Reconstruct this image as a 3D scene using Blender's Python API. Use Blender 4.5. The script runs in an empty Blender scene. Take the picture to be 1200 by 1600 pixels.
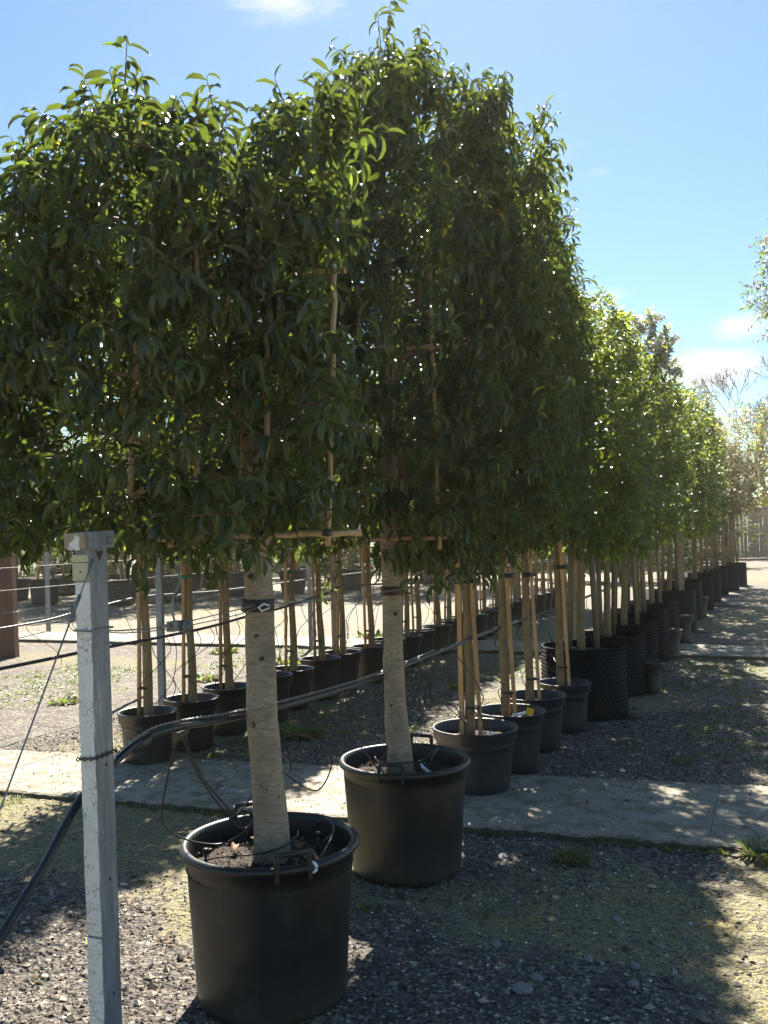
import bpy, math, random
import numpy as np
from mathutils import Vector, Matrix, Euler
R = math.radians
sc = bpy.context.scene
COL = sc.collection

# ------------------------------------------------------------------ camera
cam_d = bpy.data.cameras.new('camera'); cam = bpy.data.objects.new('camera', cam_d); COL.objects.link(cam)
cam_d.sensor_fit = 'VERTICAL'; cam_d.sensor_height = 24.0; cam_d.lens = 24.0 * 1450 / 1600
cam_d.clip_start = 0.05; cam_d.clip_end = 2000
EYE = np.array([0, 0, 1.64])
cam.matrix_world = (Matrix.Translation(EYE) @ Matrix.Rotation(R(22.9), 4, 'Z') @
                    Matrix.Rotation(math.pi / 2 + math.atan(30 / 1450), 4, 'X') @ Matrix.Rotation(R(-1.2), 4, 'Z'))
sc.camera = cam

# ------------------------------------------------------------------ sun + sky
SUN_AZ, SUN_EL = R(-19.0), R(45.0)      # azimuth from +Y, clockwise positive
sv = Vector((math.sin(SUN_AZ) * math.cos(SUN_EL), math.cos(SUN_AZ) * math.cos(SUN_EL), math.sin(SUN_EL)))
sun_d = bpy.data.lights.new('sun', 'SUN'); sun = bpy.data.objects.new('sun', sun_d); COL.objects.link(sun)
sun_d.energy = 5.0; sun_d.angle = R(0.53); sun_d.color = (1.0, 0.93, 0.82)
sun.rotation_euler = sv.to_track_quat('Z', 'Y').to_euler(); sun.location = (0, 0, 30)

world = bpy.data.worlds.new('World'); sc.world = world; world.use_nodes = True
nt = world.node_tree; nt.nodes.clear()
def N(tree, t, **kw):
    n = tree.nodes.new(t)
    for k, v in kw.items(): setattr(n, k, v)
    return n
out = N(nt, 'ShaderNodeOutputWorld'); bg = N(nt, 'ShaderNodeBackground'); sky = N(nt, 'ShaderNodeTexSky')
sky.sky_type = 'NISHITA'; sky.sun_disc = False; sky.sun_elevation = SUN_EL; sky.sun_rotation = SUN_AZ
sky.air_density = 1.0; sky.dust_density = 0.15; sky.ozone_density = 2.2; sky.altitude = 50
SKY_STRENGTH = 0.075
bg.inputs[1].default_value = SKY_STRENGTH
tc = N(nt, 'ShaderNodeTexCoord')
cn = N(nt, 'ShaderNodeTexNoise'); cn.inputs['Scale'].default_value = 13; cn.inputs['Detail'].default_value = 9; cn.inputs['Roughness'].default_value = .66; cn.inputs['Distortion'].default_value = .6
mp = N(nt, 'ShaderNodeMapping'); mp.inputs['Scale'].default_value = (1, 1, 2.6)
nt.links.new(tc.outputs['Generated'], mp.inputs[0]); nt.links.new(mp.outputs[0], cn.inputs[0])
CLOUDS = [((-.414, .760, .501), .100, .9), ((-.193, .907, .373), .075, .62), ((-.15, .92, .35), .05, .45), ((-.158, .959, .234), .045, .7),
          ((-.029, .980, .195), .060, .95), ((-.060, .986, .157), .085, 1.1), ((-.62, .76, .20), .22, .8), ((.3, .93, .17), .16, .9),
          ((-.9, .3, .25), .2, .9), ((.75, .5, .4), .2, .9), ((.2, -.9, .3), .3, .9), ((-.33, .93, .12), .16, .7)]
acc = None
for d, rad, amt in CLOUDS:
    dv = Vector(d).normalized()
    sub = N(nt, 'ShaderNodeVectorMath', operation='SUBTRACT'); sub.inputs[1].default_value = dv
    nt.links.new(tc.outputs['Generated'], sub.inputs[0])
    sc2 = N(nt, 'ShaderNodeVectorMath', operation='MULTIPLY'); sc2.inputs[1].default_value = (1, 1, 2.2)
    nt.links.new(sub.outputs[0], sc2.inputs[0])
    ln = N(nt, 'ShaderNodeVectorMath', operation='LENGTH'); nt.links.new(sc2.outputs[0], ln.inputs[0])
    mr = N(nt, 'ShaderNodeMapRange'); mr.inputs[1].default_value = rad; mr.inputs[2].default_value = 0
    mr.inputs[3].default_value = 0; mr.inputs[4].default_value = amt
    nt.links.new(ln.outputs['Value'], mr.inputs[0])
    if acc is None: acc = mr.outputs[0]
    else:
        mx = N(nt, 'ShaderNodeMath', operation='MAXIMUM'); nt.links.new(acc, mx.inputs[0]); nt.links.new(mr.outputs[0], mx.inputs[1]); acc = mx.outputs[0]
ad = N(nt, 'ShaderNodeMath', operation='ADD'); nt.links.new(acc, ad.inputs[0]); nt.links.new(cn.outputs['Fac'], ad.inputs[1])
cr = N(nt, 'ShaderNodeMapRange'); cr.interpolation_type = 'SMOOTHSTEP'
cr.inputs[1].default_value = .84; cr.inputs[2].default_value = 1.50; cr.inputs[3].default_value = 0; cr.inputs[4].default_value = .92
nt.links.new(ad.outputs[0], cr.inputs[0])
tint = N(nt, 'ShaderNodeMix', data_type='RGBA', blend_type='MULTIPLY'); tint.inputs[0].default_value = 1
tint.inputs[7].default_value = (.445, .535, .56, 1)
nt.links.new(sky.outputs[0], tint.inputs[6])
mixc = N(nt, 'ShaderNodeMix', data_type='RGBA')
CLOUD = 4.2
mixc.inputs[7].default_value = (CLOUD, CLOUD, CLOUD * 1.02, 1)
nt.links.new(cr.outputs[0], mixc.inputs[0]); nt.links.new(tint.outputs[2], mixc.inputs[6])
nt.links.new(mixc.outputs[2], bg.inputs[0]); nt.links.new(bg.outputs[0], out.inputs[0])

sc.view_settings.view_transform = 'Standard'; sc.view_settings.look = 'None'
sc.view_settings.exposure = 1.92; sc.view_settings.gamma = 1; sc.view_settings.use_curve_mapping = False
sc.cycles.max_bounces = 7; sc.cycles.diffuse_bounces = 4; sc.cycles.transmission_bounces = 4; sc.cycles.glossy_bounces = 2
sc.cycles.caustics_reflective = False; sc.cycles.caustics_refractive = False; sc.cycles.sample_clamp_indirect = 6

# ------------------------------------------------------------------ materials
def mat(name): 
    m = bpy.data.materials.new(name); m.use_nodes = True
    return m, m.node_tree, m.node_tree.nodes['Principled BSDF']
def noise(t, scale, detail=4, rough=.55, vec=None, out='Fac'):
    n = N(t, 'ShaderNodeTexNoise'); n.inputs['Scale'].default_value = scale; n.inputs['Detail'].default_value = detail; n.inputs['Roughness'].default_value = rough
    if vec is not None: t.links.new(vec, n.inputs[0])
    return n.outputs[out]
def ramp(t, src, stops, interp='LINEAR'):
    r = N(t, 'ShaderNodeValToRGB'); r.color_ramp.interpolation = interp
    e = r.color_ramp.elements
    while len(e) < len(stops): e.new(.5)
    for i, (p, c) in enumerate(stops): e[i].position = p; e[i].color = (*c, 1)
    t.links.new(src, r.inputs[0]); return r.outputs[0]
def coords(t, kind='Object', scale=None):
    c = N(t, 'ShaderNodeTexCoord').outputs[kind]
    if scale:
        m = N(t, 'ShaderNodeMapping'); m.inputs['Scale'].default_value = scale; t.links.new(c, m.inputs[0]); c = m.outputs[0]
    return c
def bump(t, b, src, strength=.5, dist=.01, normal=None):
    n = N(t, 'ShaderNodeBump'); n.inputs['Strength'].default_value = strength; n.inputs['Distance'].default_value = dist
    t.links.new(src, n.inputs['Height'])
    if normal is not None: t.links.new(normal, n.inputs['Normal'])
    t.links.new(n.outputs[0], b.inputs['Normal']); return n.outputs[0]
def mixrgb(t, fac, a, b, mode='MIX'):
    m = N(t, 'ShaderNodeMix', data_type='RGBA', blend_type=mode)
    for k, v in ((0, fac), (6, a), (7, b)):
        if hasattr(v, 'is_linked') or hasattr(v, 'links'): t.links.new(v, m.inputs[k])
        elif k == 0: m.inputs[0].default_value = v
        else: m.inputs[k].default_value = (*v, 1)
    return m.outputs[2]

def plain(name, col, rough=.6, metal=0, var=.25, scale=30, bumpy=.0, spec=.5):
    m, t, b = mat(name)
    c = coords(t); n = noise(t, scale, 5, .6, c)
    lo = tuple(max(0, x * (1 - var)) for x in col); hi = tuple(min(1, x * (1 + var)) for x in col)
    t.links.new(ramp(t, n, [(.3, lo), (.7, hi)]), b.inputs['Base Color'])
    b.inputs['Roughness'].default_value = rough; b.inputs['Metallic'].default_value = metal
    b.inputs['Specular IOR Level'].default_value = spec
    if bumpy: bump(t, b, n, bumpy, .004)
    return m

def leaf_mat(name, cols, trans, mixf=.32, rough=.36):
    m, t, b = mat(name)
    g = N(t, 'ShaderNodeNewGeometry'); oi = N(t, 'ShaderNodeObjectInfo')
    a = N(t, 'ShaderNodeMath', operation='ADD'); t.links.new(g.outputs['Random Per Island'], a.inputs[0]); t.links.new(oi.outputs['Random'], a.inputs[1])
    f = N(t, 'ShaderNodeMath', operation='FRACT'); t.links.new(a.outputs[0], f.inputs[0])
    n = len(cols)
    col = ramp(t, f.outputs[0], [(i / (n - 1), c) for i, c in enumerate(cols)])
    # underside is paler and duller
    col2 = mixrgb(t, .45, col, (.10, .13, .06))
    bf = mixrgb(t, g.outputs['Backfacing'], col, col2)
    t.links.new(bf, b.inputs['Base Color'])
    rr = N(t, 'ShaderNodeMapRange'); t.links.new(g.outputs['Backfacing'], rr.inputs[0]); rr.inputs[3].default_value = rough; rr.inputs[4].default_value = .6
    t.links.new(rr.outputs[0], b.inputs['Roughness'])
    tr = N(t, 'ShaderNodeBsdfTranslucent')
    tcol = ramp(t, f.outputs[0], [(0, tuple(x * .8 for x in trans)), (1, tuple(min(1, x * 1.2) for x in trans))])
    t.links.new(tcol, tr.inputs[0])
    mx = N(t, 'ShaderNodeMixShader'); mx.inputs[0].default_value = mixf
    t.links.new(b.outputs[0], mx.inputs[1]); t.links.new(tr.outputs[0], mx.inputs[2])
    t.links.new(mx.outputs[0], t.nodes['Material Output'].inputs[0])
    return m

M = {}
M['leaf_dark'] = leaf_mat('leaf_dark', [(.015, .030, .012), (.024, .044, .015), (.036, .056, .017), (.060, .068, .02), (.10, .09, .025)], (.21, .29, .035), .24, .30)
M['leaf_mid'] = leaf_mat('leaf_mid', [(.025, .055, .014), (.038, .075, .017), (.055, .10, .02)], (.30, .42, .04), .30, .40)
M['leaf_far'] = leaf_mat('leaf_far', [(.018, .036, .012), (.03, .05, .015), (.045, .065, .02)], (.20, .28, .04), .22, .65)
M['leaf_lime'] = leaf_mat('leaf_lime', [(.12, .20, .02), (.20, .26, .02), (.28, .26, .03)], (.55, .62, .05), .42, .45)
M['leaf_olive'] = leaf_mat('leaf_olive', [(.05, .06, .025), (.09, .09, .035), (.12, .09, .04)], (.24, .22, .06), .3, .5)
M['leaf_bronze'] = leaf_mat('leaf_bronze', [(.06, .03, .02), (.10, .06, .03), (.12, .12, .05)], (.30, .16, .08), .35, .5)
M['leaf_autumn'] = leaf_mat('leaf_autumn', [(.16, .13, .04), (.28, .18, .06), (.24, .22, .07)], (.5, .34, .12), .35, .6)
M['petal'] = leaf_mat('petal', [(.7, .66, .64), (.8, .76, .72), (.85, .84, .82)], (.7, .68, .62), .4, .6)
M['leaf_yellow'] = leaf_mat('leaf_yellow', [(.45, .28, .02), (.6, .36, .03), (.5, .40, .05)], (.7, .5, .05), .4, .5)
M['grass'] = leaf_mat('grass', [(.045, .085, .018), (.075, .12, .025), (.16, .17, .05)], (.28, .38, .06), .4, .5)
M['dry_leaf'] = leaf_mat('dry_leaf', [(.16, .07, .04), (.26, .13, .07), (.30, .18, .10), (.12, .04, .05)], (.3, .14, .06), .25, .7)
M['twig'] = plain('twig', (.11, .062, .035), .6, var=.4, scale=60)
M['branch'] = plain('branch', (.20, .13, .08), .7, var=.35, scale=40, bumpy=.4)

def bark(name, lo, mid, hi, green=.0):
    m, t, b = mat(name)
    c2 = coords(t, 'Object'); dz = N(t, 'ShaderNodeTexNoise'); dz.inputs['Scale'].default_value = 11; t.links.new(c2, dz.inputs[0])
    c0 = mixrgb(t, .045, c2, dz.outputs['Color']); mpz = N(t, 'ShaderNodeMapping'); mpz.inputs['Scale'].default_value = (15, 15, 80); t.links.new(c0, mpz.inputs[0]); c = mpz.outputs[0]
    n1 = noise(t, 1.6, 7, .65, c); n2 = noise(t, 7, 4, .6, c2); n3 = noise(t, 26, 5, .7, c2)
    col = ramp(t, n1, [(.22, lo), (.45, mid), (.75, hi)])
    col = mixrgb(t, ramp(t, n2, [(.40, (0, 0, 0)), (.68, (.85, .85, .85))]), col, tuple(x * .62 for x in mid))
    col = mixrgb(t, ramp(t, n3, [(.63, (0, 0, 0)), (.70, (.9, .9, .9))]), col, (.06, .04, .025))
    if green:
        g = N(t, 'ShaderNodeTexNoise'); g.inputs['Scale'].default_value = 4; t.links.new(c2, g.inputs[0])
        gm = ramp(t, g.outputs['Fac'], [(.5, (0, 0, 0)), (.68, (green,) * 3)])
        col = mixrgb(t, gm, col, (.10, .12, .035))
    t.links.new(col, b.inputs['Base Color']); b.inputs['Roughness'].default_value = .75
    nb = bump(t, b, n1, .55, .004); bump(t, b, n3, .35, .003, nb)
    return m
M['bark_pale'] = bark('bark_pale', (.10, .072, .045), (.30, .235, .16), (.52, .42, .30), .15)
M['bark_olive'] = bark('bark_olive', (.13, .088, .042), (.28, .19, .095), (.40, .28, .15), .5)
def timber(name, lo, hi, sc_=(40, 40, 3), rough=.7, bumpy=.3):
    m, t, b = mat(name)
    c = coords(t, 'Object', sc_); n1 = noise(t, 1.2, 8, .7, c); n2 = noise(t, 3, 3, .5, coords(t))
    col = ramp(t, n1, [(.3, lo), (.7, hi)])
    oi = N(t, 'ShaderNodeObjectInfo')
    v = N(t, 'ShaderNodeMapRange'); t.links.new(oi.outputs['Random'], v.inputs[0]); v.inputs[3].default_value = .72; v.inputs[4].default_value = 1.2
    hs = N(t, 'ShaderNodeHueSaturation'); t.links.new(v.outputs[0], hs.inputs['Value']); t.links.new(col, hs.inputs['Color'])
    col = mixrgb(t, ramp(t, n2, [(.45, (0, 0, 0)), (.75, (.5, .5, .5))]), hs.outputs[0], tuple(x * .5 for x in lo))
    t.links.new(col, b.inputs['Base Color']); b.inputs['Roughness'].default_value = rough
    bump(t, b, n1, bumpy, .003); return m
M['stake'] = timber('stake', (.42, .23, .09), (.62, .39, .18))
M['cane'] = timber('cane', (.36, .21, .10), (.60, .41, .23), (30, 30, 6))
M['old_wood'] = timber('old_wood', (.24, .165, .105), (.48, .36, .245), (30, 30, 2.2))
M['red_wood'] = timber('red_wood', (.10, .05, .032), (.20, .105, .065), (20, 20, 2))
M['pallet_wood'] = timber('pallet_wood', (.33, .16, .08), (.52, .30, .17), (4, 20, 20))

def pot_mat(name, col, dusty):
    m, t, b = mat(name)
    c = coords(t); n = noise(t, 6, 6, .6, c); n2 = noise(t, 90, 3, .6, c); n3 = noise(t, 260, 2, .5, c)
    z = N(t, 'ShaderNodeSeparateXYZ'); t.links.new(c, z.inputs[0])
    zr = N(t, 'ShaderNodeMapRange'); t.links.new(z.outputs[2], zr.inputs[0]); zr.inputs[1].default_value = 0; zr.inputs[2].default_value = .22; zr.inputs[3].default_value = .9; zr.inputs[4].default_value = 0
    dn = N(t, 'ShaderNodeMath', operation='MULTIPLY'); t.links.new(n, dn.inputs[0]); dn.inputs[1].default_value = 1.1
    ad = N(t, 'ShaderNodeMath', operation='MULTIPLY_ADD'); t.links.new(zr.outputs[0], ad.inputs[0]); t.links.new(dn.outputs[0], ad.inputs[1])
    t.links.new(ramp(t, noise(t, 11, 8, .72, c), [(.5, (0, 0, 0)), (.72, (.5, .5, .5))]), ad.inputs[2])
    c1 = mixrgb(t, ad.outputs[0], col, dusty)
    c1 = mixrgb(t, ramp(t, n3, [(.74, (0, 0, 0)), (.78, (.8, .8, .8))]), c1, (.16, .15, .14))
    t.links.new(c1, b.inputs['Base Color'])
    t.links.new(ramp(t, n2, [(.3, (.34,) * 3), (.7, (.5,) * 3)]), b.inputs['Roughness'])
    bump(t, b, n2, .12, .002); return m
M['pot'] = pot_mat('pot', (.012, .0122, .0125), (.07, .06, .047))
M['pot_blue'] = pot_mat('pot_blue', (.018, .020, .027), (.06, .057, .052))
M['pot_brown'] = pot_mat('pot_brown', (.055, .048, .042), (.12, .10, .08))
M['airpot'] = plain('airpot', (.007, .007, .006), .75, var=.3, spec=.25)
M['rubber'] = plain('rubber', (.018, .017, .017), .42, var=.3)
M['strap'] = plain('strap', (.045, .03, .026), .6, var=.3)
M['pipe'] = plain('pipe', (.016, .018, .023), .42, var=.3, scale=14)
M['green_tie'] = plain('green_tie', (.01, .16, .10), .5)
M['white_plastic'] = plain('white_plastic', (.78, .80, .82), .35, var=.04)
M['yellow_plastic'] = plain('yellow_plastic', (.80, .50, .03), .4, var=.06)
M['wire'] = plain('wire', (.26, .26, .26), .5, metal=.6, var=.2, scale=80)
M['label_plate'] = plain('label_plate', (.55, .50, .31), .5, var=.08)

def galv():
    m, t, b = mat('galvanised')
    c = coords(t, 'Object', (10, 10, 1.6)); v = N(t, 'ShaderNodeTexVoronoi'); v.feature = 'SMOOTH_F1'; v.inputs['Scale'].default_value = 60; t.links.new(coords(t), v.inputs[0])
    n = noise(t, 3, 6, .65, c); n2 = noise(t, 40, 3, .6, coords(t))
    col = ramp(t, n, [(.3, (.13, .145, .165)), (.55, (.21, .23, .255)), (.75, (.38, .40, .42))])
    col = mixrgb(t, ramp(t, v.outputs['Distance'], [(.3, (0, 0, 0)), (.9, (.2, .2, .2))]), col, (.42, .44, .47))
    col = mixrgb(t, ramp(t, n2, [(.66, (0, 0, 0)), (.8, (.6, .6, .6))]), col, (.20, .17, .14))
    gz_ = N(t, 'ShaderNodeSeparateXYZ'); t.links.new(coords(t), gz_.inputs[0])
    gm = N(t, 'ShaderNodeMapRange'); t.links.new(gz_.outputs[2], gm.inputs[0]); gm.inputs[1].default_value = .45; gm.inputs[2].default_value = 0; gm.inputs[3].default_value = 0; gm.inputs[4].default_value = .6
    gg = N(t, 'ShaderNodeMath', operation='MULTIPLY'); t.links.new(gm.outputs[0], gg.inputs[0]); t.links.new(noise(t, 18, 5, .7, coords(t)), gg.inputs[1])
    col = mixrgb(t, gg.outputs[0], col, (.16, .12, .08))
    t.links.new(col, b.inputs['Base Color']); b.inputs['Metallic'].default_value = .3; b.inputs['Roughness'].default_value = .5
    bump(t, b, n2, .1, .002); return m
M['galv'] = galv()
def flaky():
    m, t, b = mat('flaky_white_paint')
    c = coords(t, 'Object', (30, 30, 12)); n = noise(t, 1.4, 7, .72, c)
    w = N(t, 'ShaderNodeTexVoronoi'); w.feature = 'DISTANCE_TO_EDGE'; w.inputs['Scale'].default_value = 1
    wm = N(t, 'ShaderNodeMapping'); wm.inputs['Scale'].default_value = (16, 16, 62); nn = N(t, 'ShaderNodeTexNoise'); nn.inputs['Scale'].default_value = 30
    ob = coords(t); t.links.new(ob, nn.inputs[0]); mm = mixrgb(t, .06, ob, nn.outputs['Color']); t.links.new(mm, wm.inputs[0]); t.links.new(wm.outputs[0], w.inputs[0])
    crack = ramp(t, w.outputs['Distance'], [(.0, (1, 1, 1)), (.035, (0, 0, 0))])
    msk = ramp(t, noise(t, 9, 4, .6, ob), [(.40, (0, 0, 0)), (.55, (1, 1, 1))])
    crk = mixrgb(t, 1.0, crack, msk, 'MULTIPLY')
    col = ramp(t, n, [(.25, (.50, .46, .40)), (.42, (.80, .76, .68)), (.7, (.88, .85, .79))])
    col = mixrgb(t, crk, col, (.12, .11, .10))
    t.links.new(col, b.inputs['Base Color']); b.inputs['Roughness'].default_value = .6
    inv = N(t, 'ShaderNodeMath', operation='SUBTRACT'); inv.inputs[0].default_value = 1; t.links.new(crk, inv.inputs[1])
    bump(t, b, inv.outputs[0], .6, .002); return m
M['flaky'] = flaky()

def soil():
    m, t, b = mat('compost'); c = coords(t)
    n = noise(t, 90, 6, .75, c)
    v = N(t, 'ShaderNodeTexVoronoi'); v.inputs['Scale'].default_value = 120; t.links.new(c, v.inputs[0])
    col = ramp(t, n, [(.3, (.012, .009, .006)), (.55, (.045, .030, .018)), (.75, (.11, .08, .05))])
    t.links.new(col, b.inputs['Base Color']); b.inputs['Roughness'].default_value = .9
    nb = bump(t, b, v.outputs['Distance'], .8, .01); bump(t, b, n, .8, .01, nb); return m
M['soil'] = soil()
def pebble_mat(name, stops):
    m, t, b = mat(name); g = N(t, 'ShaderNodeNewGeometry')
    col = ramp(t, g.outputs['Random Per Island'], stops)
    n = noise(t, 120, 3, .6, coords(t))
    col = mixrgb(t, ramp(t, n, [(.4, (0, 0, 0)), (.8, (.5, .5, .5))]), col, (.10, .09, .07))
    t.links.new(col, b.inputs['Base Color']); b.inputs['Roughness'].default_value = .75; b.inputs['Specular IOR Level'].default_value = .35
    return m
M['pebble'] = pebble_mat('pebble', [(0, (.034, .029, .025)), (.3, (.085, .072, .060)), (.55, (.15, .125, .10)), (.8, (.25, .205, .16)), (.95, (.40, .34, .26)), (1, (.60, .56, .48))])
M['stone'] = plain('stone', (.20, .195, .20), .7, var=.35, scale=20, bumpy=.5)
M['grit'] = plain('grit', (.72, .70, .66), .6, var=.1)

def ground_mat():
    m, t, b = mat('ground_gravel'); c = coords(t)
    a1 = N(t, 'ShaderNodeAttribute'); a1.attribute_name = 'moss'; a2 = N(t, 'ShaderNodeAttribute'); a2.attribute_name = 'beige'
    v = N(t, 'ShaderNodeTexVoronoi'); v.inputs['Scale'].default_value = 62; t.links.new(c, v.inputs[0])
    v2 = N(t, 'ShaderNodeTexVoronoi'); v2.inputs['Scale'].default_value = 24; v2.inputs['Randomness'].default_value = 1; t.links.new(c, v2.inputs[0])
    sepc = N(t, 'ShaderNodeSeparateColor'); t.links.new(v.outputs['Color'], sepc.inputs[0])
    sepd = N(t, 'ShaderNodeSeparateColor'); t.links.new(v2.outputs['Color'], sepd.inputs[0])
    n = noise(t, 5, 5, .6, c); nf = noise(t, 160, 4, .7, c)
    grav = ramp(t, sepc.outputs[0], [(0, (.030, .026, .021)), (.4, (.085, .073, .060)), (.75, (.17, .145, .115)), (.93, (.29, .25, .19)), (1, (.46, .41, .33))])
    grav = mixrgb(t, ramp(t, sepd.outputs[1], [(.4, (0, 0, 0)), (.95, (.7, .7, .7))]), grav, (.13, .115, .11))
    grav = mixrgb(t, ramp(t, noise(t, 95, 3, .6, c), [(.685, (0, 0, 0)), (.70, (1, 1, 1))]), grav, (.34, .33, .30))
    beige = ramp(t, sepc.outputs[0], [(0, (.10, .085, .06)), (.5, (.23, .20, .145)), (1, (.38, .335, .25))])
    gfac = mixrgb(t, a2.outputs['Fac'], grav, beige)
    dirt = ramp(t, nf, [(.35, (.020, .018, .015)), (.65, (.065, .056, .045))])
    gfac = mixrgb(t, ramp(t, n, [(.45, (0, 0, 0)), (.68, (.6, .6, .6))]), gfac, dirt)
    moss = ramp(t, nf, [(.36, (.04, .037, .018)), (.48, (.17, .148, .07)), (.58, (.32, .28, .15)), (.7, (.42, .38, .22))])
    moss = mixrgb(t, ramp(t, sepc.outputs[2], [(.72, (0, 0, 0)), (.78, (.8, .8, .8))]), moss, grav)
    moss = mixrgb(t, ramp(t, noise(t, 2.3, 3, .6, c), [(.54, (0, 0, 0)), (.70, (.55, .55, .55))]), moss, (.26, .20, .05))
    # breakup of the moss edge
    mb = N(t, 'ShaderNodeMath', operation='ADD'); t.links.new(a1.outputs['Fac'], mb.inputs[0])
    nb2 = noise(t, 14, 6, .75, c); t.links.new(nb2, mb.inputs[1])
    mm = ramp(t, mb.outputs[0], [(.0, (0, 0, 0)), (1, (1, 1, 1))])
    mr = N(t, 'ShaderNodeMapRange'); t.links.new(mb.outputs[0], mr.inputs[0]); mr.inputs[1].default_value = .90; mr.inputs[2].default_value = 1.12
    col = mixrgb(t, mr.outputs[0], gfac, moss)
    t.links.new(col, b.inputs['Base Color']); b.inputs['Roughness'].default_value = .85; b.inputs['Specular IOR Level'].default_value = .3
    hb = bump(t, b, v2.outputs['Distance'], .7, .02); hb = bump(t, b, v.outputs['Distance'], .8, .012, hb); bump(t, b, nf, .7, .006, hb)
    return m
M['ground'] = ground_mat()
def concrete():
    m, t, b = mat('concrete'); c = coords(t)
    n = noise(t, 2.2, 6, .65, c); nf = noise(t, 190, 4, .75, c); n3 = noise(t, 9, 6, .7, c)
    col = ramp(t, n, [(.3, (.24, .205, .15)), (.6, (.42, .37, .285)), (.8, (.52, .46, .36))])
    col = mixrgb(t, ramp(t, nf, [(.42, (.9, .9, .9)), (.52, (0, 0, 0))]), col, (.085, .076, .062))
    col = mixrgb(t, ramp(t, noise(t, 120, 3, .6, c), [(.58, (0, 0, 0)), (.66, (.8, .8, .8))]), col, (.50, .46, .38))
    col = mixrgb(t, ramp(t, noise(t, 24, 6, .8, c), [(.60, (0, 0, 0)), (.66, (.85, .85, .85))]), col, (.07, .062, .05))
    col = mixrgb(t, ramp(t, n3, [(.48, (0, 0, 0)), (.60, (.8, .8, .8))]), col, (.13, .11, .06))
    col = mixrgb(t, ramp(t, noise(t, 1.1, 5, .7, c), [(.52, (0, 0, 0)), (.64, (.55, .55, .55))]), col, (.15, .125, .09))
    dn_ = N(t, 'ShaderNodeTexNoise'); dn_.inputs['Scale'].default_value = 3.5; dn_.inputs['Detail'].default_value = 6; t.links.new(c, dn_.inputs[0])
    ve = N(t, 'ShaderNodeTexVoronoi'); ve.feature = 'DISTANCE_TO_EDGE'; ve.inputs['Scale'].default_value = .55; t.links.new(mixrgb(t, .22, c, dn_.outputs['Color']), ve.inputs[0])
    col = mixrgb(t, ramp(t, ve.outputs['Distance'], [(0, (.8, .8, .8)), (.0045, (0, 0, 0))]), col, (.05, .045, .035))
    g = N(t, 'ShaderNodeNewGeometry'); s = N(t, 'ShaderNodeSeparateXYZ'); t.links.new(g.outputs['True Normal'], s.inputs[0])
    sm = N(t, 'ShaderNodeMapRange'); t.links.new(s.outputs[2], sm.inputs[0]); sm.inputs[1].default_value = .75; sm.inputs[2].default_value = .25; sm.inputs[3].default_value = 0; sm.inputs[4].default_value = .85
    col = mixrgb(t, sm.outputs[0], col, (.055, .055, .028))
    t.links.new(col, b.inputs['Base Color']); b.inputs['Roughness'].default_value = .85
    bump(t, b, nf, .5, .006); return m
M['concrete'] = concrete()

# ------------------------------------------------------------------ mesh helpers
def link(o, parent=None):
    COL.objects.link(o)
    if parent is not None: o.parent = parent
    return o
def mesh_np(name, V, loops, sizes, m, parent=None, smooth=True, matidx=None, mats=None):
    me = bpy.data.meshes.new(name); V = np.asarray(V, np.float32); loops = np.asarray(loops, np.int32); sizes = np.asarray(sizes, np.int32)
    me.vertices.add(len(V)); me.vertices.foreach_set('co', V.ravel())
    me.loops.add(len(loops)); me.loops.foreach_set('vertex_index', loops)
    me.polygons.add(len(sizes)); st = np.concatenate([[0], np.cumsum(sizes)[:-1]]).astype(np.int32)
    me.polygons.foreach_set('loop_start', st)
    me.polygons.foreach_set('use_smooth', np.full(len(sizes), smooth))
    for x in (mats or [m]): me.materials.append(x)
    if matidx is not None: me.polygons.foreach_set('material_index', np.asarray(matidx, np.int32))
    me.update(calc_edges=True); me.validate()
    return link(bpy.data.objects.new(name, me), parent)
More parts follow.
